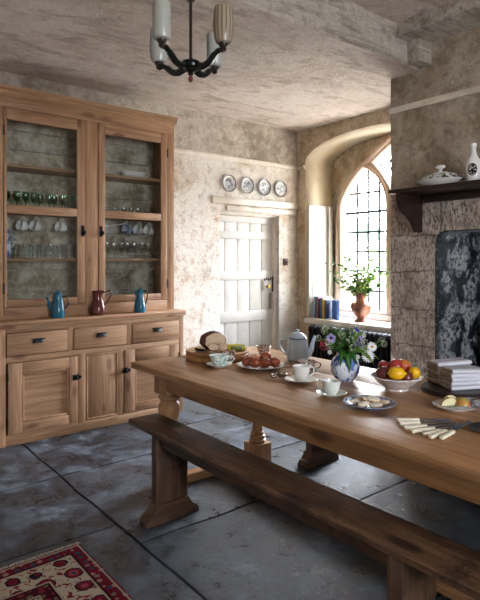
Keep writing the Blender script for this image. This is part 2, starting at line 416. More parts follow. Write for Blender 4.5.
def tag(o, label=None, cat=None, group=None, kind=None):
    if label: o['label'] = label
    if cat: o['category'] = cat
    if group: o['group'] = group
    if kind: o['kind'] = kind
    return o
def thing(name, label, cat, loc, rz=0, group=None):
    o = bpy.data.objects.new(name, None); COL.objects.link(o); o.location = loc; o.rotation_euler = (0, 0, rz)
    o.empty_display_size = .05
    return tag(o, label, cat, group)
def kids(o): return [c for c in bpy.data.objects if c.parent == o]
def copy_tree(o, loc=None, rz=None, label=None, parent=None, scale=None):
    c = o.copy(); COL.objects.link(c); c.parent = parent
    for ch in kids(o): copy_tree(ch, parent=c)
    if loc is not None: c.location = loc
    if rz is not None: c.rotation_euler = (c.rotation_euler[0], c.rotation_euler[1], rz)
    if scale: c.scale = (scale,)*3
    if label: c['label'] = label
    return c
def struct(o): o['kind'] = 'structure'; return o
CR = -rad(38.8)     # turn that faces something square to the viewpoint

# ------------------------------------------------------------------ room shell
XW, YW, ZC = 4.72, 4.75, 2.97
X0, Y0 = -1.7, -2.6
def floor():
    cols = [(-1.7, -.35, [-2.6, -1.4, -.1, 1.1, 2.2, 3.5, 4.9]), (-.35, 1.295, [-2.6, -1.9, -.6, .55, 1.5, 2.66, 3.47, 4.9]),
            (1.295, 2.47, [-2.6, -1.3, .1, 1.25, 2.40, 3.47, 4.9]), (2.47, 3.6, [-2.6, -1.6, -.2, .9, 2.03, 2.98, 3.9, 4.9]), (3.6, 5.3, [-2.6, -1, .6, 1.9, 3.1, 4.2, 4.9])]
    m = MB(); m.box(-1.8, -2.7, -.12, 5.3, 4.95, -.02, mi=1)
    for x0, x1, ys in cols:
        for a, b in zip(ys, ys[1:]):
            g = .007; dz = R.uniform(-.0015, .001)
            def go():
                nx = max(2, int((x1-x0)/.08)); ny = max(2, int((b-a)/.08)); V = []
                for i in range(nx+1):
                    row = []
                    for j in range(ny+1):
                        x = x0+g+(x1-x0-2*g)*i/nx; y = a+g+(b-a-2*g)*j/ny
                        e = min(i, nx-i, j, ny-j)
                        w = .004 if e == 0 else 0
                        jx = .010*noise.noise(Vector((x*3, y*3, 0))) if e == 0 else 0
                        row.append(m.b.verts.new((x+jx, y+jx, dz - w + .0015*noise.noise(Vector((x*4, y*4, 2))))))
                    V.append(row)
                for i in range(nx):
                    for j in range(ny): m.b.faces.new((V[i][j], V[i+1][j], V[i+1][j+1], V[i][j+1]))
                # skirts
                edge = [V[i][0] for i in range(nx+1)] + [V[nx][j] for j in range(1, ny+1)] + [V[i][ny] for i in range(nx-1, -1, -1)] + [V[0][j] for j in range(ny-1, 0, -1)]
                lo = [m.b.verts.new((v.co.x, v.co.y, -.03)) for v in edge]
                for k in range(len(edge)):
                    q = (k+1) % len(edge); m.b.faces.new((edge[k], edge[q], lo[q], lo[k]))
            m.add(go, 0)
    o = m.build('floor', [M_FLOOR, M_JOINT], angle=50); return struct(o)
floor()
def rect(a, b, c, d): return [(a, b), (c, b), (c, d), (a, d)]
# back wall (behind dresser), with door recess hole
struct(plate('wall_back', [[(X0-.2, -.1), (3.539, -.1), (3.539, 1.935), (4.417, 1.925), (4.417, -.1), (5.35, -.1), (5.35, 3.25), (X0-.2, 3.25)]], .30, lambda a, b, t: (a, YW+.15+t, b), M_WALL))
m = MB()   # ceiling: far bay, and the near bay a little higher
m.box(X0-.2, 2.3, ZC, 5.35, 5.0, ZC+.25); m.box(X0-.2, Y0-.2, 3.045, 5.35, 2.35, 3.3)
struct(m.build('ceiling', M_CEIL, smooth=False))
def wobbeam(name, x0, y0, z0, x1, y1, z1, ax, mat, amp=.012):
    m = MB(); n = 60; prof = [(0, 0), (1, 0), (1, 1), (0, 1)]
    def go():
        rings = []
        for i in range(n+1):
            t = i/n; ring = []
            for k, (p, q) in enumerate([(.0, .0), (.5, 0), (1, 0), (1, .5), (1, 1), (0, 1), (0, .5)]):
                if ax == 0: x, y, z = x0+(x1-x0)*t, y0+(y1-y0)*p, z0+(z1-z0)*q
                else: x, y, z = x0+(x1-x0)*p, y0+(y1-y0)*t, z0+(z1-z0)*q
                d = noise.noise(Vector((x*2.5, y*2.5, z*4+k*3)))*amp if q < 1 else 0
                if ax == 0: ring.append(m.b.verts.new((x, y+(d if p != .5 else 0), z+(d*.6 if q == 0 else 0))))
                else: ring.append(m.b.verts.new((x+(d if p != .5 else 0), y, z+(d*.6 if q == 0 else 0))))
            rings.append(ring)
        for a, b in zip(rings, rings[1:]):
            for i in range(7): j = (i+1) % 7; m.b.faces.new((a[i], a[j], b[j], b[i]))
        m.b.faces.new(rings[0]); m.b.faces.new(list(reversed(rings[-1])))
    m.add(go, 0); return struct(m.build(name, mat, angle=40))
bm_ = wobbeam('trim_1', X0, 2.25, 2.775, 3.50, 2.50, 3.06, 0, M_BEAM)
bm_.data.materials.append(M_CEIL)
for p in bm_.data.polygons:      # lit look of the soffit put in with the paler ceiling material
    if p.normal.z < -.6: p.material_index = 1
           # the big cross beam
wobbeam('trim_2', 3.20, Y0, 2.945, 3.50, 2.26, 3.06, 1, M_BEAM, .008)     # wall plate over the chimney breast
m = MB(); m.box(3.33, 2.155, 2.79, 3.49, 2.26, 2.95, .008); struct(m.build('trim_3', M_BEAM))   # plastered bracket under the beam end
# window wall: full thickness of the embrasure
def arch_loop():
    pts = [(4.615, .70), (4.615, 2.55)]
    for i in range(1, 32):
        a = PI*i/32; pts.append((3.715+.9*math.cos(a), 2.55+.285*math.sin(a)**.9))
    pts += [(2.815, 2.55), (2.815, .70)]
    return pts
M_LIME_LIT = mk_white('cream_limewash_lit', '#e9dfc9', '#d9cab0', '#b39873', .85)
wr = struct(plate('wall_right', [rect(Y0-.2, -.1, YW+.05, 3.2), arch_loop()], .48, lambda a, b, t: (XW+.24+t, a, b), [M_WARM, M_LIME_LIT]))
for p in wr.data.polygons:      # cream limewash inside the arch, made paler to stand for window light
    if abs(p.normal.x) < .5 and 2.7 < p.center.y < 4.7 and .6 < p.center.z < 2.9: p.material_index = 1
OUT = [(4.50, .74), (4.50, 1.90), (4.475, 2.05), (4.43, 2.17), (4.36, 2.29), (4.27, 2.39), (4.18, 2.475), (4.08, 2.55), (3.90, 2.675), (3.70, 2.80)]
OUTL = OUT + [(7.4-a, b) for a, b in reversed(OUT[:-1])]
struct(plate('wall_outer', [rect(Y0-.2, -.6, 5.05, 3.2), [(7.4-(7.4-a), b) for a, b in OUTL]], .30, lambda a, b, t: (5.35+t, a, b), M_WARM))
def light_loop(c):
    w = .315; Rr = .5585; z0 = 2.0
    p = [(c+w, .80), (c+w, z0)]
    th = math.acos((Rr-w)/Rr)
    for i in range(1, 13): a = th*i/12; p.append((c+w-Rr+Rr*math.cos(a), z0+Rr*math.sin(a)))
    for i in range(11, -1, -1): a = th*i/12; p.append((c-w+Rr-Rr*math.cos(a), z0+Rr*math.sin(a)))
    p.append((c-w, .80)); return p
EYE = [(3.70, 2.705), (3.83, 2.63), (3.963, 2.547), (3.90, 2.48), (3.82, 2.385), (3.75, 2.28), (3.70, 2.19), (3.65, 2.28), (3.58, 2.385), (3.50, 2.48), (3.437, 2.547), (3.57, 2.63)]
win = struct(plate('window_1', [OUTL, light_loop(4.085), light_loop(3.315), EYE], .20, lambda a, b, t: (5.255+t, a, b), M_STONE, bev=.035, smooth=True))
for k, lp in enumerate((light_loop(4.085), light_loop(3.315), EYE)):
    plate('window_pane', [lp], .006, lambda a, b, t: (5.262+t, a, b), M_GLASS, win)
for c in (4.085, 3.315):
    m = MB()
    for dy in (-.16, 0, .16):
        m.box(5.246, c+dy-.012, .80, 5.258, c+dy+.012, 2.49 if dy == 0 else 2.33)
    for z in (1.03, 1.27, 1.50, 1.736, 2.207):
        w = .31 if z < 2.1 else .27; m.box(5.245, c-w, z-.012, 5.258, c+w, z+.012)
    m.build('lead_came', M_LEAD, win, smooth=False)
    m = MB(); m.tube([(5.235, c-.33, 1.971), (5.235, c+.33, 1.971)], .017); m.build('saddle_bar', M_LEAD, win)
m = MB()
for s_ in (-1, 1):
    m.tube([(5.25, 3.70+s_*.22, 2.52), (5.25, 3.70+s_*.15, 2.47), (5.25, 3.70+s_*.1, 2.50), (5.25, 3.70+s_*.04, 2.58), (5.25, 3.70, 2.69)], .011, 6)
    m.tube([(5.25, 3.70+s_*.1, 2.50), (5.25, 3.70+s_*.05, 2.42), (5.25, 3.70, 2.38)], .011, 6)
m.tube([(5.25, 3.70, 2.2), (5.25, 3.70, 2.38)], .011, 6)
m.build('lead_came', M_LEAD, win)
for k, lp in enumerate((light_loop(4.085), light_loop(3.315))):
    c = 4.085 if k == 0 else 3.315
    pp = [(c+(a-c)*1.10, b+(.02 if b > 2.0 else 0)) for a, b in lp]
    MB().tube([(5.150, a, max(b, .77)) for a, b in pp], .020, 8).build('roll_moulding', M_STONE, win)
MB().tube([(5.150, 3.70+(a-3.70)*.965, b-.02) for a, b in OUTL], .028, 8).build('hood_moulding', M_STONE, win)
m = MB(); m.box(4.695, 2.80, .645, 5.22, 4.612, .704, .006); m.box(5.12, 2.80, .70, 5.3, 4.615, .765, .02)
o = struct(m.build('window_sill', M_SILL)); o.name = 'trim_4'
# shutter leaves folded against the far reveal
m = MB(); sh = struct(MB().box(4.745, 4.572, .715, 5.055, 4.600, 2.065, .004).build('trim_5', M_WHITE))
m = MB()
for a, b in ((.78, 1.30), (1.36, 1.99)):
    m.box(4.80, 4.566, a, 5.0, 4.574, b, .006)
m.build('raised_panel', M_WHITE, sh)
MB().ball((5.035, 4.562, 1.36), .009).build('shutter_knob', M_IRON, sh)
sh2 = struct(MB().box(5.065, 4.535, .715, 5.13, 4.600, 2.065, .004).build('trim_6', M_WHITE))
# solid left wall; near wall with an unseen window sized for fill light
struct(plate('wall_left', [rect(Y0-.2, -.1, YW+.05, 3.2)], .35, lambda a, b, t: (X0-.175+t, a, b), M_WALL))
struct(plate('wall_near', [rect(X0-.2, -.1, 5.3, 3.2), rect(.3, .95, 1.75, 2.4)], .35, lambda a, b, t: (a, Y0-.175+t, b), M_WALL))
for nm, (a0, a1, z0, z1), f in (('unseen_window', (.3, 1.75, .95, 2.4), lambda a, b, t: (a, Y0-.2+t, b)),):
    loops = [rect(a0, z0, a1, z1)]; n = 3
    for i in range(n):
        for j in range(2):
            w = (a1-a0)/n; h = (z1-z0)/2; loops.append(rect(a0+i*w+.04, z0+j*h+.04, a0+(i+1)*w-.04, z0+(j+1)*h-.04))
    struct(plate(nm, loops, .06, f, M_WHITE))
# chimney breast: block with fireplace opening
def chim():
    lo = [(Y0-.1, -.1), (.79, -.1), (.79, 1.54), (.81, 1.59), (.85, 1.606), (2.05, 1.606), (2.09, 1.595), (2.118, 1.56), (2.128, 1.50), (2.128, -.1), (2.50, -.1), (2.50, 3.2), (Y0-.1, 3.2)]
    o = plate('wall_chimney', [lo], 1.235, lambda a, b, t: (3.485+.6175+t, a, b), [M_CHIM, M_SOOT])
    for p in o.data.polygons:
        c = p.center
        if abs(p.normal.x) < .5 and c.x > 3.49 and .7 < c.y < 2.2 and c.z < 1.7: p.material_index = 1
    struct(o)
    m = MB(); m.box(4.45, .7, 0, 4.72, 2.2, 1.7); struct(m.build('wall_fireback', M_BLACK, smooth=False))
chim()
# stove standing in the fireplace
st = thing('stove', 'black iron stove standing deep inside the fireplace opening', 'stove', (4.12, 1.45, 0))
MB().box(-.26, -.45, .10, .26, .42, .98, .05, seg=4).build('body', M_DARKIRON, st)
for sx in (-1, 1):
    for sy in (-1, 1): MB().lathe([(.02, 0), (.03, .05), (.035, .11)], 12, Matrix.Translation((sx*.2, sy*.36, 0))).build('leg', M_DARKIRON, st)
MB().box(-.275, -.35, .35, -.255, .32, .85, .008).build('door', M_IRON, st)
MB().lathe([(.06, .97), (.06, 1.5)], 20).build('flue_pipe', M_DARKIRON, st)
# picture rails, door head board
def rail(name, a, b, z0, z1, f, mat=M_RAIL, d=.03):
    pr = [(0, z0), (d*.6, z0), (d*.75, z0+(z1-z0)*.35), (d, z0+(z1-z0)*.6), (d, z1), (0, z1)]
    m = MB(); m.prism(pr, lambda p, q: f(a, p, q), lambda p, q: f(b, p, q)); return struct(m.build(name, mat, smooth=False))
rail('trim_7', 2.60, 4.72, 2.497, 2.545, lambda a, d, z: (a, YW-d, z))
rail('trim_8', 2.50, Y0, 2.508, 2.548, lambda a, d, z: (3.485-d, a, z))
rail('trim_9', 4.75, 4.615, 2.50, 2.545, lambda a, d, z: (XW-d, a, z))
m = MB(); m.box(3.418, 4.715, 2.015, 4.715, 4.752, 2.09, .004); struct(m.build('trim_10', M_RAIL))
m = MB(); m.box(3.62, 4.728, 1.945, 4.70, 4.752, 2.0, .004); struct(m.build('trim_11', M_RAIL))
# ------------------------------------------------------------------ plank door
door = struct(MB().box(3.45, 4.885, -.02, 4.437, 4.915, 1.96).build('door_1', M_WHITE))
m = MB()
n = 5
for i in range(n):
    a = 3.5+i*(4.425-3.5)/n; m.box(a+.003, 4.868, .0, a+(4.425-3.5)/n-.003, 4.890, 1.90, .004)
m.build('plank', M_WHITE, door)
for z0, z1 in ((.69, .81), (1.17, 1.27), (1.64, 1.73), (.16, .28), (1.83, 1.93)):
    MB().box(3.5, 4.850, z0, 4.42, 4.872, z1, .005).build('ledge', M_WHITE, door)
MB().box(4.25, 4.842, 1.04, 4.40, 4.87, 1.16, .004).build('rim_lock', M_WHITE, door)
kb = MB().lathe([(.008, 0), (.008, .025), (.02, .035), (.024, .048), (.018, .06), (0, .063)], 16, Matrix.Translation((4.29, 4.845, 1.085)) @ Matrix.Rotation(PI/2, 4, 'X')).build('door_knob', M_BRASS, door)
m = MB()
for i in range(5): m.ball((4.27+i*.03, 4.840, 1.165+(.012 if i % 2 else 0)), .012, (1, .5, 1.2), sub=2)
m.box(4.385, 4.838, 1.02, 4.405, 4.845, 1.20, .003)
m.build('latch_plate', M_DARKIRON, door)
MB().box(4.355, 4.860, .80, 4.395, 4.872, 1.0, .003).build('finger_plate', plain('dull_zinc', '#9a958b', .5, .6), door)
m = MB(); m.box(4.405, 4.80, -.02, 4.425, 4.9, 1.94, .004); m.box(3.53, 4.80, 1.905, 4.425, 4.9, 1.945, .004); struct(m.build('trim_12', M_RAIL))
sw = thing('light_switch', 'small red-brown square switch on the wall right of the white door', 'switch', (4.515, 4.75, 1.376))
MB().box(-.032, -.022, -.042, .032, .004, .042, .005).build('plate', M_SWITCH, sw); MB().box(-.012, -.034, -.016, .012, -.02, .016, .004).build('toggle', M_BROWNB, sw)
# four plates over the door
def wallplate(x, lab, pat):
    t = thing('decorative_plate', lab, 'plate', (x, 4.745, 2.245), 0, 'monochrome plates hung over the door')
    Mx = Matrix.Rotation(PI/2, 4, 'X')
    MB().lathe([(.0, .006), (.055, .006), (.062, .010), (.093, .022), (.098, .026), (.1, .024), (.096, .012), (.06, 0), (0, 0)], 32, Mx).build('rim', china('grey_ring_china', '#d4cfc4', '#4a4a48', 60, .56), t)
    tt = NT('print'); nn = tt.noise(tt.map(loc=(x*3, 0, x)), pat, 5, .65, 1.0)
    tt.set(tt.ramp(nn, [(.38, '#4d5358'), (.5, '#8f9598'), (.6, '#c5c8c8')]), .2)
    MB().lathe([(0, .0085), (.062, .0085), (.062, .0065)], 32, Mx, cap=False).build('printed_centre', tt.m, t)
    m = MB(); m.lathe([(.084, .0205), (.086, .0225), (.092, .0245), (.093, .022)], 32, Mx, cap=False); m.build('dark_line', M_NAVY, t)
for x, lab, p in ((3.649, 'leftmost of the four grey printed plates over the white door', 24), (3.907, 'second from left of the four grey printed plates over the door', 30),
                  (4.168, 'third from left of the four grey printed plates over the door', 19), (4.428, 'rightmost of the four grey printed plates, nearest the window arch', 26)):
    wallplate(x, lab, p)

# ------------------------------------------------------------------ dresser
D = thing('dresser', 'tall stripped pine dresser with glazed upper doors and three drawers', 'dresser', (1.903, 4.49, 0))
def dp(name, m, mat, parent=None, **k):   # builds in world numbers, stored relative to the dresser
    o = m.build(name, mat, parent or D, **k)
    if parent is None:
        for v in o.data.vertices: v.co -= Vector((1.903, 4.49, 0))
    return o
def dsub(name, m, mat, parent, **k):
    o = m.build(name, mat, parent, **k)
    for v in o.data.vertices: v.co -= Vector((1.903, 4.49, 0))
    return o
px, py, pz = PINE
xl, xr = 1.06, 2.745
m = MB()
m.box(xl, 4.262, .0, xl+.02, 4.735, .895); m.box(xr-.02, 4.262, 0, xr, 4.735, .895); m.box(xl, 4.71, .05, xr, 4.735, .895)
m.box(xl, 4.28, .07, xr, 4.71, .09); m.box(xl, 4.28, .64, xr, 4.71, .66)
dp('carcass', m, pz, smooth=False)
def pieces(name, boxes, y0, y1, mat, bev, par=None):
    for a, z0, b, z1 in boxes:
        m = MB(); m.box(a, y0, z0, b, y1, z1, bev); (dp(name, m, mat) if par is None else dsub(name, m, mat, par))
pieces('stile', [(xl, 0, 1.175, .895), (2.695, 0, xr, .895), (1.648, .66, 1.694, .86), (2.166, .66, 2.214, .86), (1.731, .07, 1.80, .64), (2.084, .07, 2.139, .64)], 4.2505, 4.272, pz, .003)
pieces('rail', [(1.175, 0, 2.695, .083), (1.175, .623, 2.695, .672), (1.175, .848, 2.695, .895)], 4.251, 4.272, px, .003)
m = MB(); m.box(1.045, 4.228, .905, 2.762, 4.737, .937, .008); m.box(1.05, 4.236, .885, 2.757, 4.28, .906, .005)
dp('worktop', m, px)
def cup_pull(cx, z, par):
    m = MB()
    def go():
        n = 12; V = []
        for i in range(n+1):
            a = PI*i/n; row = []
            for j in range(5):
                b = (PI/2)*j/4
                row.append(m.b.verts.new((cx+math.cos(a)*.045*1.0, 4.244-.024*math.sin(a)*math.sin(b+.1), z+.012+.020*math.sin(a)*math.cos(b)-(.012 if j == 4 else 0))))
            V.append(row)
        for i in range(n):
            for j in range(4): m.b.faces.new((V[i][j], V[i+1][j], V[i+1][j+1], V[i][j+1]))
    m.add(go, 0); m.box(cx-.054, 4.241, z+.024, cx+.054, 4.2455, z+.034, .002)
    return dsub('cup_handle', m, M_DARKIRON, par)
for a, b in ((1.179, 1.644), (1.698, 2.162), (2.218, 2.691)):
    m = MB(); m.box(a, 4.244, .676, b, 4.29, .845, .004); m.box(a+.01, 4.29, .68, b-.01, 4.68, .83)
    dr = dp('drawer', m, px)
    cup_pull({1.179: 1.411, 1.698: 1.929, 2.218: 2.463}[a], .762, dr)
def panel_door(a, b, z0, z1, pa, pb, pz0, pz1, hinge, handle):
    m = MB()
    m.box(pa-.002, 4.262, pz0-.002, pb+.002, 4.269, pz1+.002)
    o = dp('door', m, px, smooth=False)
    pieces('door_stile', [(a, z0, pa, z1), (pb, z0, b, z1)], 4.245, 4.27, pz, .003, o)
    pieces('door_rail', [(pa, z0, pb, pz0), (pa, pz1, pb, z1)], 4.2455, 4.27, px, .002, o)
    m = MB()
    for (q0, r0, q1, r1) in ((pa, pz0, pa+.018, pz1), (pb-.018, pz0, pb, pz1), (pa, pz0, pb, pz0+.018), (pa, pz1-.018, pb, pz1)):
        m.box(q0, 4.250, r0, q1, 4.268, r1, .005)
    dsub('moulding', m, pz, o)
    for zz in (z0+.09, z1-.10):
        m = MB(); m.tube([(hinge, 4.242, zz-.03), (hinge, 4.242, zz+.03)], .006); dsub('hinge', m, M_DARKIRON, o)
    if handle:
        m = MB(); m.box(handle-.03, 4.236, .43, handle+.02, 4.246, .475, .003); m.ball((handle-.008, 4.225, .453), .017); m.box(handle+.008, 4.226, .440, handle+.038, 4.238, .466, .004)
        dsub('latch', m, M_IRON, o)
panel_door(1.189, 1.729, .085, .620, 1.29, 1.656, .16, .535, 1.186, 1.714)
panel_door(2.142, 2.692, .085, .624, 2.244, 2.588, .135, .53, 2.695, 2.154)
m = MB(); m.box(1.80, 4.2535, .083, 2.084, 4.27, .623, .003); cpn = dp('centre_panel', m, pz)
m = MB()
for (q0, r0, q1, r1) in ((1.80, .083, 1.815, .623), (2.069, .083, 2.084, .623), (1.80, .083, 2.084, .098), (1.80, .608, 2.084, .623)): m.box(q0, 4.248, r0, q1, 4.268, r1, .005)
dsub('moulding', m, pz, cpn)
# hutch
m = MB()
m.box(1.086, 4.392, .937, 1.108, 4.735, 2.70); m.box(2.698, 4.392, .937, 2.72, 4.735, 2.70); m.box(1.09, 4.392, 2.66, 2.716, 4.735, 2.68)
dp('hutch_side', m, pz, smooth=False)
pieces('hutch_stile', [(1.086, .937, 1.192, 2.58), (2.648, .937, 2.722, 2.58), (1.845, 1.03, 1.961, 2.58)], 4.378, 4.398, pz, .003)
pieces('hutch_rail', [(1.086, 2.578, 2.722, 2.70), (1.192, .937, 2.648, 1.03)], 4.377, 4.398, px, .003)
m = MB()
m.prism([(4.382, 2.685), (4.372, 2.695), (4.372, 2.712), (4.355, 2.725), (4.352, 2.742), (4.74, 2.742), (4.74, 2.685)], lambda p, q: (1.055, p, q), lambda p, q: (2.75, p, q))
dp('cornice', m, px, smooth=False)
m = MB()
z = .96
i = 0
while z < 2.66:
    h = .17 + .02*math.sin(i*2.3); m.box(1.108, 4.715, z, 2.698, 4.735, min(z+h-.006, 2.66), .004); z += h; i += 1
dp('back_board', m, M_BACK)
for z0 in (2.135, 1.775, 1.392):
    m = MB(); m.box(1.11, 4.44, z0, 2.697, 4.713, z0+.024, .003); dp('shelf', m, px)
def glazed(a, b, ga, gb, kx, hx):
    m = MB(); m.box(ga, 4.3745, 1.762, gb, 4.394, 1.828, .003); o = dp('glazed_door', m, px)
    pieces('door_stile', [(a, 1.035, ga, 2.575), (gb, 1.035, b, 2.575)], 4.374, 4.394, pz, .003, o)
    pieces('door_rail', [(ga, 1.035, gb, 1.092), (ga, 2.485, gb, 2.575)], 4.3745, 4.394, px, .003, o)
    for z0, z1 in ((1.09, 1.764), (1.826, 2.487)):
        m = MB(); m.box(ga-.002, 4.383, z0, gb+.002, 4.386, z1); dsub('glass_pane', m, M_PANE, o, smooth=False)
    m = MB(); m.lathe([(.012, 0), (.014, .004), (.008, .01), (.016, .02), (.02, .028), (.012, .036), (0, .037)], 14, Matrix.Translation((kx, 4.374, 1.632)) @ Matrix.Rotation(PI/2, 4, 'X'))
    m.lathe([(.014, 0), (.014, .005), (0, .007)], 14, Matrix.Translation((kx, 4.374, 1.675)) @ Matrix.Rotation(PI/2, 4, 'X')); m.box(kx-.014, 4.368, 1.60, kx+.014, 4.375, 1.69, .003)
    dsub('door_knob', m, M_IRON, o)
    for zz in (1.18, 2.40):
        m = MB(); m.box(hx-.006, 4.370, zz-.04, hx+.006, 4.378, zz+.04, .002); dsub('hinge', m, M_DARKIRON, o)
glazed(1.195, 1.842, 1.216, 1.775, 1.822, 1.193)
glazed(1.964, 2.646, 2.026, 2.578, 1.985, 2.648)

# ------------------------------------------------------------------ glassware and crockery in the dresser
def goblet(mat, h, r, stem=True, name='wine_glass'):
    t = thing(name, '', 'glass', (0, 0, 0))
    if stem:
        pr = [(r*.75, 0), (r*.75, .003), (r*.12, .008), (.004, h*.2), (.004, h*.42), (r*.6, h*.52), (r*.95, h*.72), (r*.9, h), (r*.85, h), (r*.88, h*.72), (r*.5, h*.56), (0, h*.54)]
    else:
        pr = [(r*.8, 0), (r, h), (r*.93, h), (r*.74, .012), (0, .012)]
    m = MB(); m.lathe(pr, 14); o = m.build(name, mat); return o, t
def single(o, t, label, cat, group):
    bpy.data.objects.remove(t); return tag(o, label, cat, group)
def row(proto, pts, z, label=None):
    first = True
    for (x, y) in pts:
        if first: proto.location = (x, y, z); first = False
        else: copy_tree(proto, (x, y, z), R.uniform(0, 6))
g = single(*goblet(M_GREEN, .155, .032), 'green stemmed glass in the row on the upper shelf behind the left cupboard door', 'glass', 'green glasses in the left cupboard')
row(g, [(x, 4.56+R.uniform(-.03, .03)) for x in (1.262, 1.335, 1.405)] + [(1.475, 4.545), (1.54, 4.60), (1.60, 4.55), (1.66, 4.60), (1.705, 4.53), (1.755, 4.60), (1.82, 4.56), (1.86, 4.62)], 1.799)
g = single(*goblet(M_CLEAR, .085, .026, True, 'sherry_glass'), 'tiny clear glass in the row low on the upper shelf behind the right cupboard door', 'glass', 'small glasses in the right cupboard')
row(g, [(x, 4.57) for x in (2.13, 2.215, 2.30, 2.372, 2.45, 2.54)], 1.799)
g = single(*goblet(M_CLEAR, .115, .031, False, 'tumbler'), 'clear tumbler in the row below the hanging mugs, left cupboard', 'glass', 'tumblers in the left cupboard')
row(g, [(x, 4.56+R.uniform(-.03, .04)) for x in (1.35, 1.42, 1.49, 1.56, 1.63, 1.70, 1.77)], 1.416)
d_ = MB().lathe([(.028, 0), (.033, .12), (.030, .12), (.025, .01), (0, .01)], 16).build('tumbler', plain('dark_smoked_glass', '#15181c', .1)); tag(d_, 'dark smoked tumbler at the right end of the left cupboard row', 'glass'); d_.location = (1.835, 4.52, 1.416)
g = single(*goblet(M_CLEAR, .14, .034, True, 'wine_glass'), 'clear stemmed glass in the row on the lower shelf of the right cupboard', 'glass', 'stemmed glasses in the right cupboard')
row(g, [(x, 4.56+R.uniform(-.02, .03)) for x in (2.13, 2.20, 2.27, 2.34, 2.41, 2.48, 2.55, 2.625)], 1.416)
g = single(*goblet(M_CLEAR, .05, .05, False, 'glass_dish'), 'small glass dish stacked on the floor of the right cupboard', 'dish', 'glass dishes at the foot of the right cupboard')
row(g, [(x, 4.55) for x in (2.12, 2.235, 2.35)], 1.03-.093)
def cup(r=.045, h=.065, mat=M_CHINA, handle=True, flare=1.0, foot=.55):
    m = MB()
    pr = [(0, 0), (r*foot, 0), (r*foot, .005), (r*foot*1.1, .008), (r*.86, h*.45), (r*.95*flare, h*.8), (r*flare, h), (r*flare*.955, h), (r*.90*flare, h*.8), (r*.8, h*.45), (r*foot*.9, .014), (0, .012)]
    m.lathe(pr, 24)
    if handle:
        pts = [(r*.90, 0, h*.82), (r*1.35, 0, h*.88), (r*1.6, 0, h*.65), (r*1.4, 0, h*.38), (r*.84, 0, h*.28)]
        m.tube(smooth_path(pts), .0035, 8)
    return m
def smooth_path(P, n=5):
    P = [Vector(p) for p in P]; out = []
    for i in range(len(P)-1):
        p0, p1, p2, p3 = P[max(i-1, 0)], P[i], P[i+1], P[min(i+2, len(P)-1)]
        for k in range(n):
            t = k/n
            out.append(.5*((2*p1)+(-p0+p2)*t+(2*p0-5*p1+4*p2-p3)*t*t+(-p0+3*p1-3*p2+p3)*t**3))
    out.append(P[-1]); return out
k = 0
for x, lab in ((1.404, 'white mug hanging from a hook, second vessel in the left cupboard'), (1.509, 'white mug hanging third along in the left cupboard'), (1.72, 'white mug hanging alone at the right of the left cupboard'),
               (2.345, 'floral mug hanging left of the pair in the right cupboard'), (2.455, 'white mug hanging in the middle of the right cupboard'), (2.565, 'white mug hanging rightmost in the right cupboard')):
    t = thing('mug', lab, 'mug', (x, 4.55, 1.775), rad(20), 'mugs hung under the cupboard shelf')
    mm = Matrix.Translation((0, 0, -.034)) @ Matrix.Rotation(rad(-75), 4, 'Y') @ Matrix.Translation((-.065, 0, -.04))
    c = cup(.045, .075, handle=True); bmesh.ops.transform(c.b, matrix=mm, verts=c.b.verts[:]); c.build('cup_body', M_BLUEW if x == 2.345 else M_CHINA, t)
    MB().tube(smooth_path([(0, 0, 0), (0, 0, -.02), (.01, 0, -.028), (.014, 0, -.018)]), .002, 6).build('hook', M_BRASS, t)
t = tag(MB().lathe([(0, 0), (.035, 0), (.05, .04), (.055, .10), (.04, .16), (.03, .20), (.036, .24), (.030, .24), (.025, .2), (.03, .16)], 20).tube(smooth_path([(.035, 0, .2), (.08, 0, .19), (.085, 0, .12), (.05, 0, .08)]), .006, 8).build('jug', M_BLUEW), 'blue and white tall jug at the left end of the left cupboard', 'jug')
t.location = (1.262, 4.58, 1.416); t.scale = (.8, .8, .95)
t = thing('sauce_boat', 'cream china sauce boat with a handle on the top right cupboard shelf', 'sauce boat', (2.40, 4.57, 2.159))
MB().lathe([(.03, 0), (.045, .004), (.09, .03), (.11, .06), (.105, .06), (.08, .03), (0, .012)], 28, None, 0, 1.2, .6).build('bowl', M_CHINA, t)
MB().lathe([(.06, 0), (.11, .012), (.13, .016), (.11, .006), (.06, -.001)], 28, None, 0, 1.15, .7, cap=False).build('under_dish', M_CHINA, t)
MB().tube(smooth_path([(.12, 0, .055), (.155, 0, .07), (.165, 0, .045), (.12, 0, .03)]), .005).build('handle', M_CHINA, t)
ld = thing('ladle', 'pale ladle hanging sideways at the left of the right cupboard', 'ladle', (2.09, 4.53, 1.70))
MB().ball((0, 0, 0), .03, (1, 1, .55)).build('bowl', M_CHINA, ld); MB().tube(smooth_path([(.02, 0, .005), (.1, 0, .015), (.2, 0, .035), (.215, 0, .07)]), .005).build('handle', M_CHINA, ld)

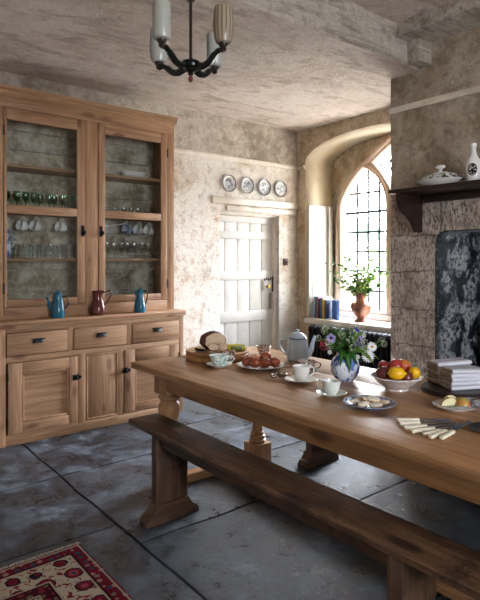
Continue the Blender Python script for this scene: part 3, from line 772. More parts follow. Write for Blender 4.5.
# three jugs standing along the dresser top
def tallpot(name, label, loc, mat, prof, spout=None, handle=None, lid=None, rz=CR, cat='jug', lidmat=None, hmat=None):
    t = thing(name, label, cat, loc, rz)
    MB().lathe(prof, 28).build('body', mat, t)
    if spout: MB().tube(smooth_path(spout[0]), spout[1], 10).build('spout', mat, t)
    if handle: MB().tube(smooth_path(handle), .0055, 8).build('handle', hmat or mat, t)
    if lid: MB().lathe(lid, 24).build('lid', lidmat or mat, t)
    return t
tp = [(0, 0), (.048, 0), (.050, .006), (.047, .05), (.042, .10), (.034, .145), (.028, .165), (.030, .172)]
tallpot('coffee_pot', 'teal blue enamel coffee pot with a spout, leftmost on the dresser', (1.585, 4.302, .937), M_TEAL, [(0, 0), (.050, 0), (.056, .02), (.054, .07), (.043, .125), (.034, .165), (.036, .185)],
        ([(-.045, 0, .06), (-.066, 0, .09), (-.074, 0, .13), (-.088, 0, .165)], [.016]*5+[.012]*5+[.009]*6), [(.034, 0, .17), (.065, 0, .168), (.082, 0, .14), (.078, 0, .10), (.05, 0, .07)],
        [(.037, .184), (.03, .195), (.012, .205), (.006, .21), (.010, .218), (0, .224)], cat='coffee pot', hmat=M_IRON)
tallpot('pitcher', 'maroon lustre pitcher with a looped handle, middle of the dresser top', (1.925, 4.305, .937), M_MAROON, [(0, 0), (.045, 0), (.064, .02), (.066, .055), (.058, .095), (.047, .115), (.043, .13), (.044, .18), (.050, .205), (.046, .205), (.040, .18), (.039, .13), (.0, .10)],
        None, [(.048, 0, .19), (.085, 0, .20), (.115, 0, .20), (.108, 0, .165), (.085, 0, .12), (.058, 0, .085)], cat='pitcher', hmat=M_MAROON)
tallpot('coffee_pot', 'small teal enamel pot, rightmost of the three on the dresser', (2.32, 4.302, .937), M_TEAL, [(0, 0), (.048, 0), (.054, .02), (.050, .06), (.040, .11), (.030, .16), (.034, .185)],
        ([(-.03, 0, .15), (-.042, 0, .175), (-.05, 0, .19)], [.010]*5+[.006]*6), [(.030, 0, .185), (.055, 0, .19), (.066, 0, .16), (.060, 0, .10), (.046, 0, .07)],
        [(.034, .184), (.028, .194), (.010, .202), (.005, .208), (.009, .214), (0, .219)], cat='coffee pot', hmat=M_IRON)

# ------------------------------------------------------------------ table and benches
TT = .76
T = thing('dining_table', 'long waxed oak refectory table with turned legs, laid for tea', 'table', (2.11, 1.5, 0))
def tp_(name, m, mat, **k):
    o = m.build(name, mat, T, **k)
    for v in o.data.vertices: v.co -= Vector((2.11, 1.5, 0))
    return o
m = MB()
W3 = [(1.598, 1.93), (1.932, 2.29), (2.292, 2.622)]
for a, b in W3: m.box(a, -.12, .722, b, 3.08, TT, .004)
tp_('tabletop', m, OAK[1])
m = MB(); m.box(1.705, -.02, .605, 1.735, 2.95, .724, .003); m.box(2.49, -.02, .605, 2.52, 2.92, .724, .003); tp_('side_apron', m, OAK[1])
m = MB(); m.box(1.72, 2.88, .605, 2.50, 2.91, .724, .003); m.box(1.72, .0, .605, 2.50, .03, .724, .003); tp_('end_apron', m, OAK[0])
def tleg(x, y):
    m = MB(); h = .07
    m.box(x-h, y-h, .575, x+h, y+h, .724, .004); m.box(x-h, y-h, 0, x+h, y+h, .135, .006)
    pr = [(.052, .135), (.060, .145), (.060, .155), (.052, .162), (.056, .172), (.054, .182), (.046, .188), (.049, .197), (.046, .206), (.038, .214), (.034, .25), (.036, .31), (.044, .37), (.058, .42), (.068, .46), (.070, .485), (.064, .512), (.050, .525), (.048, .53), (.062, .537), (.069, .55), (.066, .565), (.056, .575)]
    m.lathe(pr, 28, Matrix.Translation((x, y, 0)))
    return tp_('leg', m, OAK[2])
for x, y in ((1.77, 2.90), (2.465, 2.87), (1.77, .05), (2.465, .05)): tleg(x, y)
for ya, yb in ((2.835, 2.905), (.02, .08)): m = MB(); m.box(1.84, ya, .005, 2.40, yb, .06, .005); tp_('end_stretcher', m, OAK[0])
m = MB(); m.box(2.068, .08, .006, 2.135, 2.836, .059, .005); tp_('long_stretcher', m, OAK[1])

def bench(label, xc, far, near, lf, ln, w=.19):
    t = thing('bench', label, 'bench', (xc, (far+near)/2, 0)); o0 = Vector((xc, (far+near)/2, 0))
    def bp(name, m, mat, **k):
        o = m.build(name, mat, t, **k)
        for v in o.data.vertices: v.co -= o0
        return o
    m = MB(); m.box(xc-w/2-.008, near, .457, xc+w/2, far, .489, .008, seg=3)
    bp('seat', m, ELM[1])
    m = MB()
    for sx in (-1, 1):
        x = xc+sx*(w/2-.035)
        for (ya, yb) in ((ln+.05, lf-.05),):
            L_ = [(ya-.04, .459), (yb+.04, .459), (yb+.0, .405), (yb-.08, .403), (ya+.08, .403), (ya, .405)]
            m.prism(L_, lambda p, q: (x-.012, p, q), lambda p, q: (x+.012, p, q))
    bp('apron', m, ELM[1], smooth=False)
    for y in (lf, ln):
        m = MB(); m.box(xc-.098, y-.028, .07, xc+.098, y+.028, .459, .004)
        m.prism([(xc-.098, .35), (xc+.098, .35), (xc+.092, .459), (xc-.092, .459)], lambda p, q: (p, y-.03, q), lambda p, q: (p, y+.03, q))
        lg = bp('leg', m, ELM[2])
        m = MB(); fo = [(-.165, 0), (-.165, .022), (-.150, .045), (-.128, .055), (-.105, .085), (-.098, .10), (.098, .10), (.105, .085), (.128, .055), (.150, .045), (.165, .022), (.165, 0)]
        m.prism([(xc+a, b) for a, b in fo], lambda p, q: (p, y-.038, q), lambda p, q: (p, y+.038, q))
        fb = m.build('foot', ELM[0], t, smooth=False)
        for v in fb.data.vertices: v.co -= o0
    return t
bench('dark worn elm bench tucked along the near side of the table', 1.552, 2.83, .60, 2.54, 1.03)
bench('dark bench on the far side of the table, only its foot showing beneath', 2.765, 2.83, .60, 2.575, 1.03)

# ------------------------------------------------------------------ tea things
def saucer(r, mat, par, name='saucer'):
    return MB().lathe([(0, 0), (r*.5, 0), (r*.55, .004), (r*.95, .015), (r, .018), (r*.98, .019), (r*.55, .008), (r*.5, .006), (0, .006)], 32).build(name, mat, par)
def teacup(label, x, y, r, h, mat, rs, smat, rz=0, flare=1.0, slabel=None):
    t = thing('teacup', label, 'teacup', (x, y, TT+.0065), rz); cup(r, h, mat, flare=flare).build('cup_body', mat, t)
    if rs:
        q = thing('saucer', slabel, 'saucer', (x, y, TT)); saucer(rs, smat, q, 'dish')
    return t
teacup('mint green patterned teacup on a white saucer by the bread board', 1.945, 2.62, .056, .062, M_MINT, .079, M_CHINA, CR, 1.05, 'white saucer under the mint green cup beside the bread board')
teacup('plain white teacup between the silver strainer and the teapot', 2.035, 2.018, .046, .078, M_CHINA, .088, M_CHINA, CR+.3, 1.0, 'white gilt-edged saucer under the plain white teacup')
teacup('brown floral teacup just behind the plain white cup', 2.222, 2.160, .050, .062, M_FLORAL, .068, M_FLORAL, CR, 1.05, 'floral saucer mostly hidden behind the plain white cup')
teacup('gilded pale teacup in front of the flower vase', 1.938, 1.722, .045, .066, M_GOLDCHINA, .072, M_GOLDCHINA, CR+2.6, 1.0, 'gilded saucer under the cup in front of the vase')
t = thing('small_bowl', 'small conical floral bowl behind the plate of eggs', 'bowl', (2.372, 2.70, TT)); MB().lathe([(0, 0), (.026, 0), (.028, .006), (.050, .070), (.047, .070), (.024, .01), (0, .01)], 24).build('bowl_body', M_FLORAL, t)
MB().lathe([(.0505, .0705), (.0475, .0725), (.046, .069)], 24, cap=False).build('rim', M_SILVER, t)
# enamel teapot
t = thing('teapot', 'tall pale blue enamel teapot behind the teacups', 'teapot', (2.452, 2.462, TT), CR)
MB().lathe([(0, 0), (.060, 0), (.069, .01), (.070, .03), (.064, .09), (.054, .138), (.055, .142)], 32).build('body', M_ENAMEL, t)
MB().lathe([(.0555, .139), (.058, .142), (.0555, .146)], 32, cap=False).build('rim', M_NAVY, t)
ld = MB().lathe([(.055, .144), (.050, .158), (.034, .172), (.016, .180), (0, .183)], 28).build('lid', M_ENAMEL, t)
MB().lathe([(.006, .18), (.006, .186), (.012, .192), (.011, .199), (0, .203)], 16).build('knob', M_ENAMEL, ld)
MB().tube(smooth_path([(.056, 0, .03), (.085, 0, .065), (.096, 0, .115), (.112, 0, .158)]), [.022, .021, .02, .019, .018, .017, .016, .015, .014, .013, .012, .012, .011, .010, .009, .009]).build('spout', M_ENAMEL, t)
MB().tube(smooth_path([(-.052, 0, .138), (-.085, 0, .142), (-.112, 0, .125), (-.110, 0, .085), (-.088, 0, .05), (-.062, 0, .035)]), .0055).build('handle', M_ENAMEL, t)
# plate of eggs
t = thing('plate', 'white plate holding six brown eggs', 'plate', (2.112, 2.43, TT))
MB().lathe([(0, .0), (.08, 0), (.09, .006), (.14, .02), (.141, .023), (.09, .011), (.08, .006), (0, .006)], 40).build('dish', M_CHINA, t)
eg = MB().ball((0, 0, 0), .03, (1, 1, 1.32), sub=3).build('egg', M_EGGD)
EG = [((-.075, .0), 'dark brown egg at the left end of the egg plate', 0, .0), ((-.035, -.04), 'brown egg at the front left of the egg plate', 0, 0), ((.022, -.045), 'brown egg at the front middle of the egg plate', 0, 0), ((.080, -.018), 'brown egg at the right end of the egg plate', 0, 0),
      ((-.03, .028), 'palest pinkish egg at the back left of the egg plate', 1, .012), ((.030, .018), 'dark brown egg resting highest on top of the others', 0, .026)]
for i, ((a, b), lab, pale, up) in enumerate(EG):
    c_, s_ = math.cos(CR), math.sin(CR); x = 2.112+a*c_-b*s_; y = 2.43+a*s_+b*c_
    o = eg if i == 0 else eg.copy()
    if i: COL.objects.link(o)
    if pale: o.data = eg.data.copy(); o.data.materials[0] = M_EGGL
    o.location = (x, y, TT+.037+up); o.rotation_euler = (rad(80), rad(10*i), R.uniform(0, 6)); o.scale = (.98, .98, .98)
    tag(o, lab, 'egg', 'eggs on the white plate')
# bread board, loaf, slices, knife, butter, cloth
bx_, by_ = 2.105, 2.855
t = thing('bread_board', 'thick round wooden bread board at the far end of the table', 'bread board', (bx_, by_, TT))
MB().lathe([(0, 0), (.198, 0), (.205, .006), (.206, .03), (.200, .036), (.206, .042), (.205, .052), (.196, .056), (.188, .052), (0, .052)], 48).build('board', wood('board_wood', 0, '#c39a68', '#a87c4c', '#7a5230', .5, .7), t)
def cw(a, b, z=0, o=(bx_, by_)): c_, s_ = math.cos(CR), math.sin(CR); return (o[0]+a*c_-b*s_, o[1]+a*s_+b*c_, TT+z)
t = thing('loaf', 'dark crusted loaf with its cut end facing forward', 'bread', cw(-.03, .03, .053), CR+.55)
m = MB(); m.ball((0, 0, .056), .078, (1.15, .9, .80), sub=4, disp=.10, dsc=2.5)
for v in m.b.verts:
    if v.co.y < -.035: v.co.y = -.035 + (v.co.y+.035)*.08
    if v.co.z < .003: v.co.z = .003
for f in m.b.faces:
    if f.calc_center_median().y < -.0345: f.material_index = 1
m.build('bread_body', [M_CRUST, M_CRUMB], t)
def slice_(label, loc, rot, s=1):
    m = MB(); lp = []
    for i in range(28):
        a = 2*PI*i/28; lp.append((math.cos(a)*.048*s, math.sin(a)*.036*s*(1.15 if math.sin(a) > 0 else .9)))
    m.prism(lp, lambda p, q: (p, -.006, q), lambda p, q: (p, .006, q))
    o = m.build('bread_slice', M_CRUMB, rot=rot, loc=loc); m2 = MB(); n = len(lp)
    def go():
        A = [[m2.b.verts.new((p*k, y, q*k)) for p, q in lp] for y, k in ((-.0065, 1), (-.0065, 1.05), (.0065, 1.05), (.0065, 1))]
        for r0, r1 in zip(A, A[1:]):
            for i in range(n): j = (i+1) % n; m2.b.faces.new((r0[i], r0[j], r1[j], r1[i]))
    m2.add(go, 0); m2.build('crust', M_CRUST, o); return tag(o, label, 'bread', 'slices cut from the loaf')
slice_('pale bread slice leaning against the front of the loaf', cw(-.02, -.062, .075), (rad(-45), 0, CR+.2), .72)
slice_('bread slice leaning at the right end of the loaf', cw(.040, -.050, .076), (rad(-35), rad(15), CR-.4), .7)
t = thing('bread_knife', 'bread knife with a black handle lying at the left of the board', 'knife', cw(-.105, -.07, .056), CR-.9)
MB().box(-.05, -.012, .0, .035, .012, .018, .006).build('handle', M_IRON, t); MB().box(.035, -.012, .006, .15, .010, .009, .001).build('blade', M_STEEL, t)
MB().box(-.03, -.009, .018, .0, .009, .0195, .001).build('inlay', M_CHINA, t)
t = thing('butter_pat', 'butter in a gold and green wrapper on the right of the board', 'butter', cw(.118, -.01, .053), CR+.15)
MB().box(-.062, -.03, 0, .062, .03, .038, .008, seg=3).build('wrapped_block', M_WRAP, t)
MB().box(-.035, -.0315, .006, .04, -.029, .03, .001).build('label_band', plain('olive_print', '#56601c', .4), t)
def cloth(name, label, loc, rz, w, d, mat, amp=.02, drop=None, cat='cloth'):
    m = MB(); n = 22
    def go():
        V = []
        for i in range(n+1):
            row = []
            for j in range(n+1):
                u = i/n-.5; v = j/n-.5; z = amp*(noise.noise(Vector((u*5, v*5, loc[0]*7)))+.55)+.004
                if drop: z -= drop(v)
                row.append(m.b.verts.new((u*w, v*d, z)))
            V.append(row)
        for i in range(n):
            for j in range(n): m.b.faces.new((V[i][j], V[i+1][j], V[i+1][j+1], V[i][j+1]))
        ext = bmesh.ops.solidify(m.b, geom=m.b.faces[:], thickness=.003)
    m.add(go, 0)
    o = m.build(name, mat, loc=loc, rot=(0, 0, rz)); return tag(o, label, cat)
cloth('folded_cloth', 'small floral cloth hanging over the front edge of the bread board', cw(.075, -.165, .056), CR, .085, .10, M_FLORAL, .012, lambda v: (max(0, -.02-v)*.085))
# silver strainer
t = thing('tea_strainer', 'ornate silver tea strainer left of the plain white cup', 'strainer', (2.005, 2.135, TT+.004), CR)
MB().lathe([(0, .004), (.018, .006), (.026, .016), (.030, .026), (.028, .027), (.02, .012), (0, .008)], 20, wob=lambda a, z: .09*math.sin(a*7)).build('bowl', M_SILVER, t)
m = MB()
for i in range(7): m.ball((-.035-.004*i*(i % 2), .012*math.sin(i*2), .010+.004*(i % 3)), .0085+.002*(i % 2), sub=2)
m.tube([(.02, 0, .022), (.05, -.01, .012)], .004); m.build('handle', M_SILVER, t)
# vase
VX, VY = 2.248, 1.902
t = thing('vase', 'round blue and white china vase holding the garden flowers', 'vase', (VX, VY, TT))
MB().lathe([(0, 0), (.044, 0), (.046, .006), (.056, .014), (.074, .045), (.078, .075), (.070, .108), (.050, .130), (.042, .140), (.047, .150), (.043, .150), (.037, .138), (.045, .126), (.06, .09), (0, .03)], 36).build('vase_body', china('blue_landscape_china', '#e2e8f2', '#3558a8', 15, .53, pat2='#5a78b8'), t)
# flowers: each stem its own thing
NECK = Vector((VX, VY, TT+.135))
VIEW = Vector((0, 0, 1.4))
def orient(d):
    return d.to_track_quat('Z', 'Y').to_matrix().to_4x4()
def flower(name, label, tip, kind, r, cat='flower', group=None, neck=NECK, base_drop=.06, face=None, jit=.015):
    tip = Vector(tip); a = neck + Vector((R.uniform(-jit, jit), R.uniform(-jit, jit), -base_drop))
    t = thing(name, label, cat, a, 0, group); d = tip-a
    mid = Vector((d.x*.35, d.y*.35, d.z*.6)); P = smooth_path([(0, 0, 0), mid, d])
    MB().tube(P, .0013 if kind != 'bloom' else .002, 6).build('stem', M_STEM, t)
    out = (Vector((-.55, -.75, .35)) if face is None else Vector(face)).normalized(); Mx = Matrix.Translation(d) @ orient(out)
    if kind == 'daisy' or kind == 'camomile':
        m = MB(); petals(m, Mx, 16 if kind == 'daisy' else 10, r)
        m.build('petals', M_PWHITE, t)
        m = MB(); m.ball((0, 0, 0), 1, (r*.27, r*.27, r*.14), sub=2); bmesh.ops.transform(m.b, matrix=Mx, verts=m.b.verts[:]); m.build('yellow_eye', M_PYEL, t)
    elif kind == 'pansy':
        m = MB()
        for i in range(5):
            q = 2*PI*i/5+.3; N0 = len(m.b.verts); m.ball((0, 0, 0), 1, (r*.5, r*.45, r*.06), sub=2); m.b.verts.ensure_lookup_table()
            bmesh.ops.transform(m.b, matrix=Mx @ Matrix.Rotation(q, 4, 'Z') @ Matrix.Translation((r*.5, 0, .001*i)) @ Matrix.Rotation(-.2, 4, 'Y'), verts=m.b.verts[N0:])
        m.build('petals', M_PPUR, t)
        m = MB(); m.ball((0, 0, .002), 1, (r*.42, r*.36, r*.1), sub=2); bmesh.ops.transform(m.b, matrix=Mx, verts=m.b.verts[:]); m.build('dark_eye', M_PDARK, t)
    elif kind in ('blue', 'red', 'mauve', 'cream'):
        mat = dict(blue=M_PBLUE, red=M_PRED, mauve=M_PPUR, cream=M_PCREAM)[kind]; m = MB(); n = 34 if kind != 'cream' else 22
        for i in range(n):
            v = Vector((R.gauss(0, 1), R.gauss(0, 1), abs(R.gauss(0, .8)))).normalized()*r*R.uniform(.65, 1)
            m.ball(Mx @ Vector((v.x, v.y, v.z*.6)), r*(.22 if kind != 'cream' else .13), (1, 1, .8), sub=1)
        m.build('florets', mat, t)
        if kind == 'cream':
            m = MB()
            for i in range(9):
                v = Vector((R.gauss(0, 1), R.gauss(0, 1), abs(R.gauss(0, .5)))).normalized()*r*.85; m.tube([d*.8, d+v*.8], .0008, 4)
            m.build('twig', M_STEM, t)
    return t
def petals(m, Mx, n, r):
    for i in range(n):
        N0 = len(m.b.verts); m.ball((0, 0, 0), 1, (r*.42, r*.14, r*.03), sub=1); m.b.verts.ensure_lookup_table()
        bmesh.ops.transform(m.b, matrix=Mx @ Matrix.Rotation(2*PI*i/n, 4, 'Z') @ Matrix.Translation((r*.62, 0, 0)) @ Matrix.Rotation(.12, 4, 'Y'), verts=m.b.verts[N0:])
def leaf(name, label, tip, w, mat, neck=NECK, curl=.02, cat='leaf', group=None, base_drop=.03):
    a = neck + Vector((R.uniform(-.012, .012), R.uniform(-.012, .012), -base_drop)); t = Vector(tip)-a
    m = MB(); n = 12
    side = t.cross(Vector((-.45, -.65, .6))).normalized()
    nrm = side.cross(t).normalized()
    def go():
        V = []
        for i in range(n+1):
            k = i/n; p = t*k + Vector((0, 0, 1))*(.055*math.sin(PI*k)) + nrm*curl*math.sin(PI*k)
            ww = w*(.10 + .9*math.sin(PI*min(1, max(0, (k-.15)/.85))**.8)) if k > .15 else w*.10
            if i == n: ww = w*.04
            V.append([m.b.verts.new(p - side*ww + nrm*ww*.3), m.b.verts.new(p), m.b.verts.new(p + side*ww + nrm*ww*.3)])
        for i in range(n):
            for j in range(2): m.b.faces.new((V[i][j], V[i][j+1], V[i+1][j+1], V[i+1][j]))
        bmesh.ops.solidify(m.b, geom=m.b.faces[:], thickness=.0012)
    m.add(go, 0); o = m.build(name, mat, loc=a, angle=80); return tag(o, label, cat, group)
FG = 'garden flowers in the blue and white vase'
flower('pansy', 'mauve pansy with a dark eye at the left of the table vase', (2.175, 1.935, .985), 'pansy', .027, group=FG)
flower('daisy', 'largest white daisy, low at the right of the table vase', (2.305, 1.795, .895), 'daisy', .036, group=FG)
flower('daisy', 'second large white daisy, just above the largest at the right', (2.345, 1.80, .940), 'daisy', .028, group=FG)
flower('cornflower', 'cobalt blue flower at the top right of the table vase', (2.280, 1.860, 1.018), 'blue', .025, group=FG)
flower('phlox', 'mauve clustered flower head in the middle of the vase', (2.285, 1.845, .975), 'mauve', .033, group=FG)
flower('phlox', 'pale mauve flower head right of the pansy', (2.235, 1.885, .982), 'mauve', .018, group=FG)
flower('phlox', 'small mauve flower head below the middle cluster', (2.305, 1.845, .950), 'mauve', .018, group=FG)
flower('sweet_william', 'crimson flower head at the left edge of the vase', (2.150, 1.955, .945), 'red', .030, group=FG)
flower('sweet_william', 'small dark red flower head tucked behind the pansy', (2.205, 1.95, 1.0), 'red', .016, group=FG)
for p in ((2.205, 1.895, .957), (2.238, 1.875, .948), (2.262, 1.865, .955), (2.17, 1.94, .912), (2.245, 1.86, .925), (2.225, 1.89, .995), (2.315, 1.83, 1.0), (2.33, 1.80, .872), (2.27, 1.835, .89)):
    flower('feverfew', 'tiny white yellow-eyed feverfew flower among the vase flowers', p, 'camomile', .014, group='feverfew sprigs in the vase')
for i in range(24):
    a = R.uniform(0, 2*PI); rr = R.uniform(.04, .15); z = R.uniform(.96, 1.065) - rr*.25
    flower('white_filler_sprig', 'cream frothy filler sprig rising from the table vase', (VX+rr*math.cos(a), VY+rr*math.sin(a), z), 'cream', .022, cat='flower', group='cream filler sprigs in the vase')
for p in ((2.385, 1.77, .975), (2.40, 1.765, .955), (2.135, 1.99, .985)):
    flower('white_filler_sprig', 'cream frothy filler sprig rising from the table vase', p, 'cream', .018, group='cream filler sprigs in the vase')
for nm, lab, p, w, mt in (('broad_leaf', 'broad bright leaf pointing left over the vase shoulder', (2.135, 1.95, .918), .022, M_LEAF), ('broad_leaf', 'dark leaf drooping down the left front of the vase', (2.165, 1.865, .845), .017, M_LEAF),
      ('broad_leaf', 'long dark leaf drooping over the middle of the vase', (2.200, 1.830, .818), .022, M_LEAF), ('broad_leaf', 'broad leaf hanging just right of the vase middle', (2.245, 1.815, .850), .017, M_LEAF),
      ('narrow_leaf', 'pale green leaf drooping right of the big daisy', (2.375, 1.775, .868), .014, M_LEAF2), ('narrow_leaf', 'pale green leaf drooping below the big daisy', (2.325, 1.765, .845), .014, M_LEAF2), ('broad_leaf', 'upright leaf at the top left of the vase', (2.185, 1.93, 1.03), .016, M_LEAF),
      ('broad_leaf', 'upright leaf at the back of the vase', (2.32, 1.93, 1.02), .02, M_LEAF), ('broad_leaf', 'leaf spreading at the back left of the vase', (2.15, 2.01, .96), .022, M_LEAF)):
    leaf(nm, lab, p, w, mt, group=None)
for i in range(34):
    a = R.uniform(0, 2*PI); rr = R.uniform(.05, .125)
    leaf('small_leaf', 'small green leaf among the flowers in the vase', (VX+rr*math.cos(a), VY+rr*math.sin(a), R.uniform(.92, 1.02)), R.uniform(.009, .017), M_LEAF if i % 3 else M_LEAF2, group='small leaves in the vase')
# biscuits
BX, BY = 1.930, 1.492
t = thing('plate', 'cobalt rimmed plate of sugared biscuits in front of the vase', 'plate', (BX, BY, TT))
MB().lathe([(0, .0), (.065, 0), (.072, .005), (.112, .017), (.114, .020), (.108, .019), (.072, .009), (0, .006)], 40).build('dish', M_COBALTRIM, t)
MB().lathe([(.1125, .0185), (.1145, .0215), (.111, .0205)], 40, cap=False).build('rim', M_CHINA, t)
BS = [(-.060, .008, .002, 'leftmost', .3), (-.036, -.030, .004, 'front left', .5), (.014, -.044, .004, 'front right', -.5), (.058, -.008, .006, 'right-hand', -.9), (-.012, .018, .014, 'upper middle', .9), (.030, .036, .010, 'rear right', -.8), (-.034, .046, .006, 'rear left', .1), (.012, -.006, .018, 'topmost', -.35)]
for i, (a, b, up, w, an) in enumerate(BS):
    x, y, z = cw(a, b, .014+up, (BX, BY)); m = MB()
    m.ball((0, 0, 0), 1, (.031, .0165, .0075), sub=3, disp=.06, dsc=1.2, seed=i)
    for f in m.b.faces: f.material_index = 1 if f.normal.z > .35 else 0
    o = m.build('biscuit', [M_BISC, M_SUGAR], loc=(x, y, z), rot=(.35+R.uniform(-.1, .15), R.uniform(-.25, .25), CR+an))
    tag(o, '%s oval sugared biscuit on the cobalt rimmed plate' % w, 'biscuit', 'biscuits on the cobalt rimmed plate')
# fruit bowl
FX, FY = 2.285, 1.605
t = thing('fruit_bowl', 'shallow pink and white china bowl heaped with apples and lemons', 'bowl', (FX, FY, TT))
MB().lathe([(.052, 0), (.056, 0), (.054, .008), (.060, .012), (.088, .032), (.112, .056), (.124, .064), (.121, .068), (.108, .061), (.084, .038), (.05, .018), (0, .016)], 48, wob=lambda a, z: .03*math.sin(a*12)*max(0, (z-.04)/.03)).build('bowl_body', M_PINKW, t)
MB().lathe([(.122, .0645), (.1265, .0665), (.1225, .0695), (.1195, .067)], 48, wob=lambda a, z: .03*math.sin(a*12), cap=False).build('rim', M_CHINA, t)
def apple(label, a, b, z, r, mat, tilt):
    x, y, zz = cw(a, b, z, (FX, FY)); t = thing('apple', label, 'apple', (x, y, zz), R.uniform(0, 6), 'apples in the china bowl'); t.rotation_euler = (tilt[0], tilt[1], R.uniform(0, 6))
    pr = [(0, -r*.78), (r*.25, -r*.9), (r*.6, -r*.78), (r*.9, -r*.35), (r, .08*r), (r*.92, r*.5), (r*.66, r*.82), (r*.35, r*.92), (r*.12, r*.80), (0, r*.68)]
    MB().lathe(pr, 24).build('flesh', mat, t); MB().tube([(0, 0, r*.65), (r*.05, 0, r*1.1)], r*.04, 6).build('stalk', M_BARK, t)
apple('dark russet apple at the left of the fruit bowl', -.068, -.005, .078, .036, M_PLUM, (.5, 0))
apple('red apple at the back left, behind the others in the bowl', -.045, .055, .095, .036, M_APPLE, (.3, 0))
apple('large red apple on top in the middle of the bowl', .0, .02, .108, .037, M_APPLE, (1.0, .4))
apple('yellow and red apple on top at the back right of the bowl', .045, .03, .108, .035, M_APPLEY, (-.3, .2))
apple('dark red apple low between the two lemons', .035, -.048, .068, .030, M_PLUM, (.2, .6))
apple('red apple hidden low in the middle of the bowl', .0, .06, .055, .034, M_APPLE, (.2, .6))
def lemon(label, a, b, z, r, el, rz):
    x, y, zz = cw(a, b, z, (FX, FY)); m = MB()
    m.lathe([(0, -r*el-.006), (.004, -r*el-.003), (.010, -r*el+.004)] + [(r*math.cos(q)**.8, r*el*math.sin(q)*.93) for q in [rad(v) for v in (-62, -45, -25, 0, 25, 45, 62)]] + [(.010, r*el-.004), (.005, r*el+.004), (0, r*el+.006)], 24)
    o = m.build('lemon', M_LEMON, loc=(x, y, zz), rot=(0, PI/2, rz)); tag(o, label, 'lemon', 'lemons in the china bowl')
lemon('larger lemon lying on its side at the front left of the bowl', -.018, -.062, .092, .032, 1.3, CR-.15)
lemon('smaller lemon at the right edge of the bowl', .080, -.025, .088, .029, 1.05, CR+1.1)
# napkins on a dark board
NX, NY = 2.455, 1.395
t = thing('round_board', 'dark round wooden board under the folded napkins', 'board', (NX, NY, TT))
MB().lathe([(0, 0), (.150, 0), (.156, .006), (.154, .014), (.148, .016), (.152, .021), (.148, .026), (0, .026)], 44).build('board', MAHOG[0], t)
E1 = Vector((-.105, -.203, 0)).normalized(); E2 = Vector((-E1.y, E1.x, 0))
if E2.x < 0: E2 = -E2
A0 = Vector((2.465, 1.552, 0))
words = ['lowest', 'second lowest', 'middle', 'second from top', 'topmost']
for st_, (off, nm) in enumerate(((0, 'far'), (.112, 'near'))):
    ang = math.atan2(E2.y, E2.x)
    for k in range(5):
        th = .0215 if st_ == 0 else .0195
        m = MB(); wd, ln_ = .106, .19; jx, jy = R.uniform(-.004, .004), R.uniform(-.003, .003)
        m.box(.0, -wd, .0003, ln_, 0, th-.0006, th*.42, seg=4)
        m.box(.006, -wd+.003, th*.40, ln_+.0015, .0012, th*.50, .0008, seg=1)
        for v in m.b.verts:
            v.co.z += .0035*noise.noise(Vector((v.co.x*18, v.co.y*18, k*3+st_*9)))+ (.010*(v.co.x/ln_)*(k/5) if st_ == 0 else -.004*(v.co.x/ln_)*(k/5))
        for f in m.b.faces:
            if f.normal.x < -.55: f.material_index = 1
        p = A0 + E1*(off) + E1*jx + E2*jy
        o = m.build('napkin', [M_LINEN, M_FOLD_SHADE], loc=(p.x, p.y, TT+.0265+k*th), rot=(0, 0, ang))
        tag(o, '%s folded linen napkin in the %s of the two piles' % (words[k], nm+('er one' if nm == 'near' else 'ther one').replace('fa', '')) if False else '%s folded linen napkin in the %s pile on the dark board' % (words[k], 'farther' if nm == 'far' else 'nearer'), 'napkin', 'folded napkins on the dark board')
# plate with apple quarters
AX, AY = 2.185, 1.243
t = thing('plate', 'small plate with apple quarters, in front of the napkins', 'plate', (AX, AY, TT))
MB().lathe([(0, 0), (.055, 0), (.06, .004), (.090, .015), (.092, .018), (.06, .009), (0, .006)], 36).build('dish', M_CHINA, t)
MB().lathe([(.0905, .0165), (.0925, .019), (.089, .018)], 36, cap=False).build('rim', plain('green_rim', '#5d6a58', .3), t)
def quarter(label, a, b, rz, tilt):
    x, y, z = cw(a, b, .014, (AX, AY)); m = MB(); r = .036
    m.ball((0, 0, 0), r, (1, 1, .95), sub=3)
    for v in m.b.verts:
        if v.co.y < 0: v.co.y = 0
        if v.co.z < -.0: v.co.z = 0
    bmesh.ops.remove_doubles(m.b, verts=m.b.verts[:], dist=.0004)
    m.b.normal_update()
    for f in m.b.faces: f.material_index = 1 if (abs(f.calc_center_median().y) < 1e-4 or f.calc_center_median().z < 1e-4) else 0
    for v in m.b.verts:
        pass
    o = m.build('apple_quarter', [M_SKIN, M_FLESH], loc=(x, y, z), rot=(tilt, 0, CR+rz)); tag(o, label, 'apple piece', 'apple pieces on the small plate')
quarter('left cut apple quarter with its pale flesh facing forward', -.022, -.005, .1, .25); quarter('right apple quarter showing red and yellow skin', .035, .0, 2.6, .1); quarter('apple piece lying behind the other two on the plate', -.0, .035, .3, .0)
cloth('napkin', 'crumpled blue striped napkin at the right of the apple plate', cw(.088, -.01, .012, (AX, AY)), CR+.8, .07, .07, M_LINEN, .02, cat='napkin')
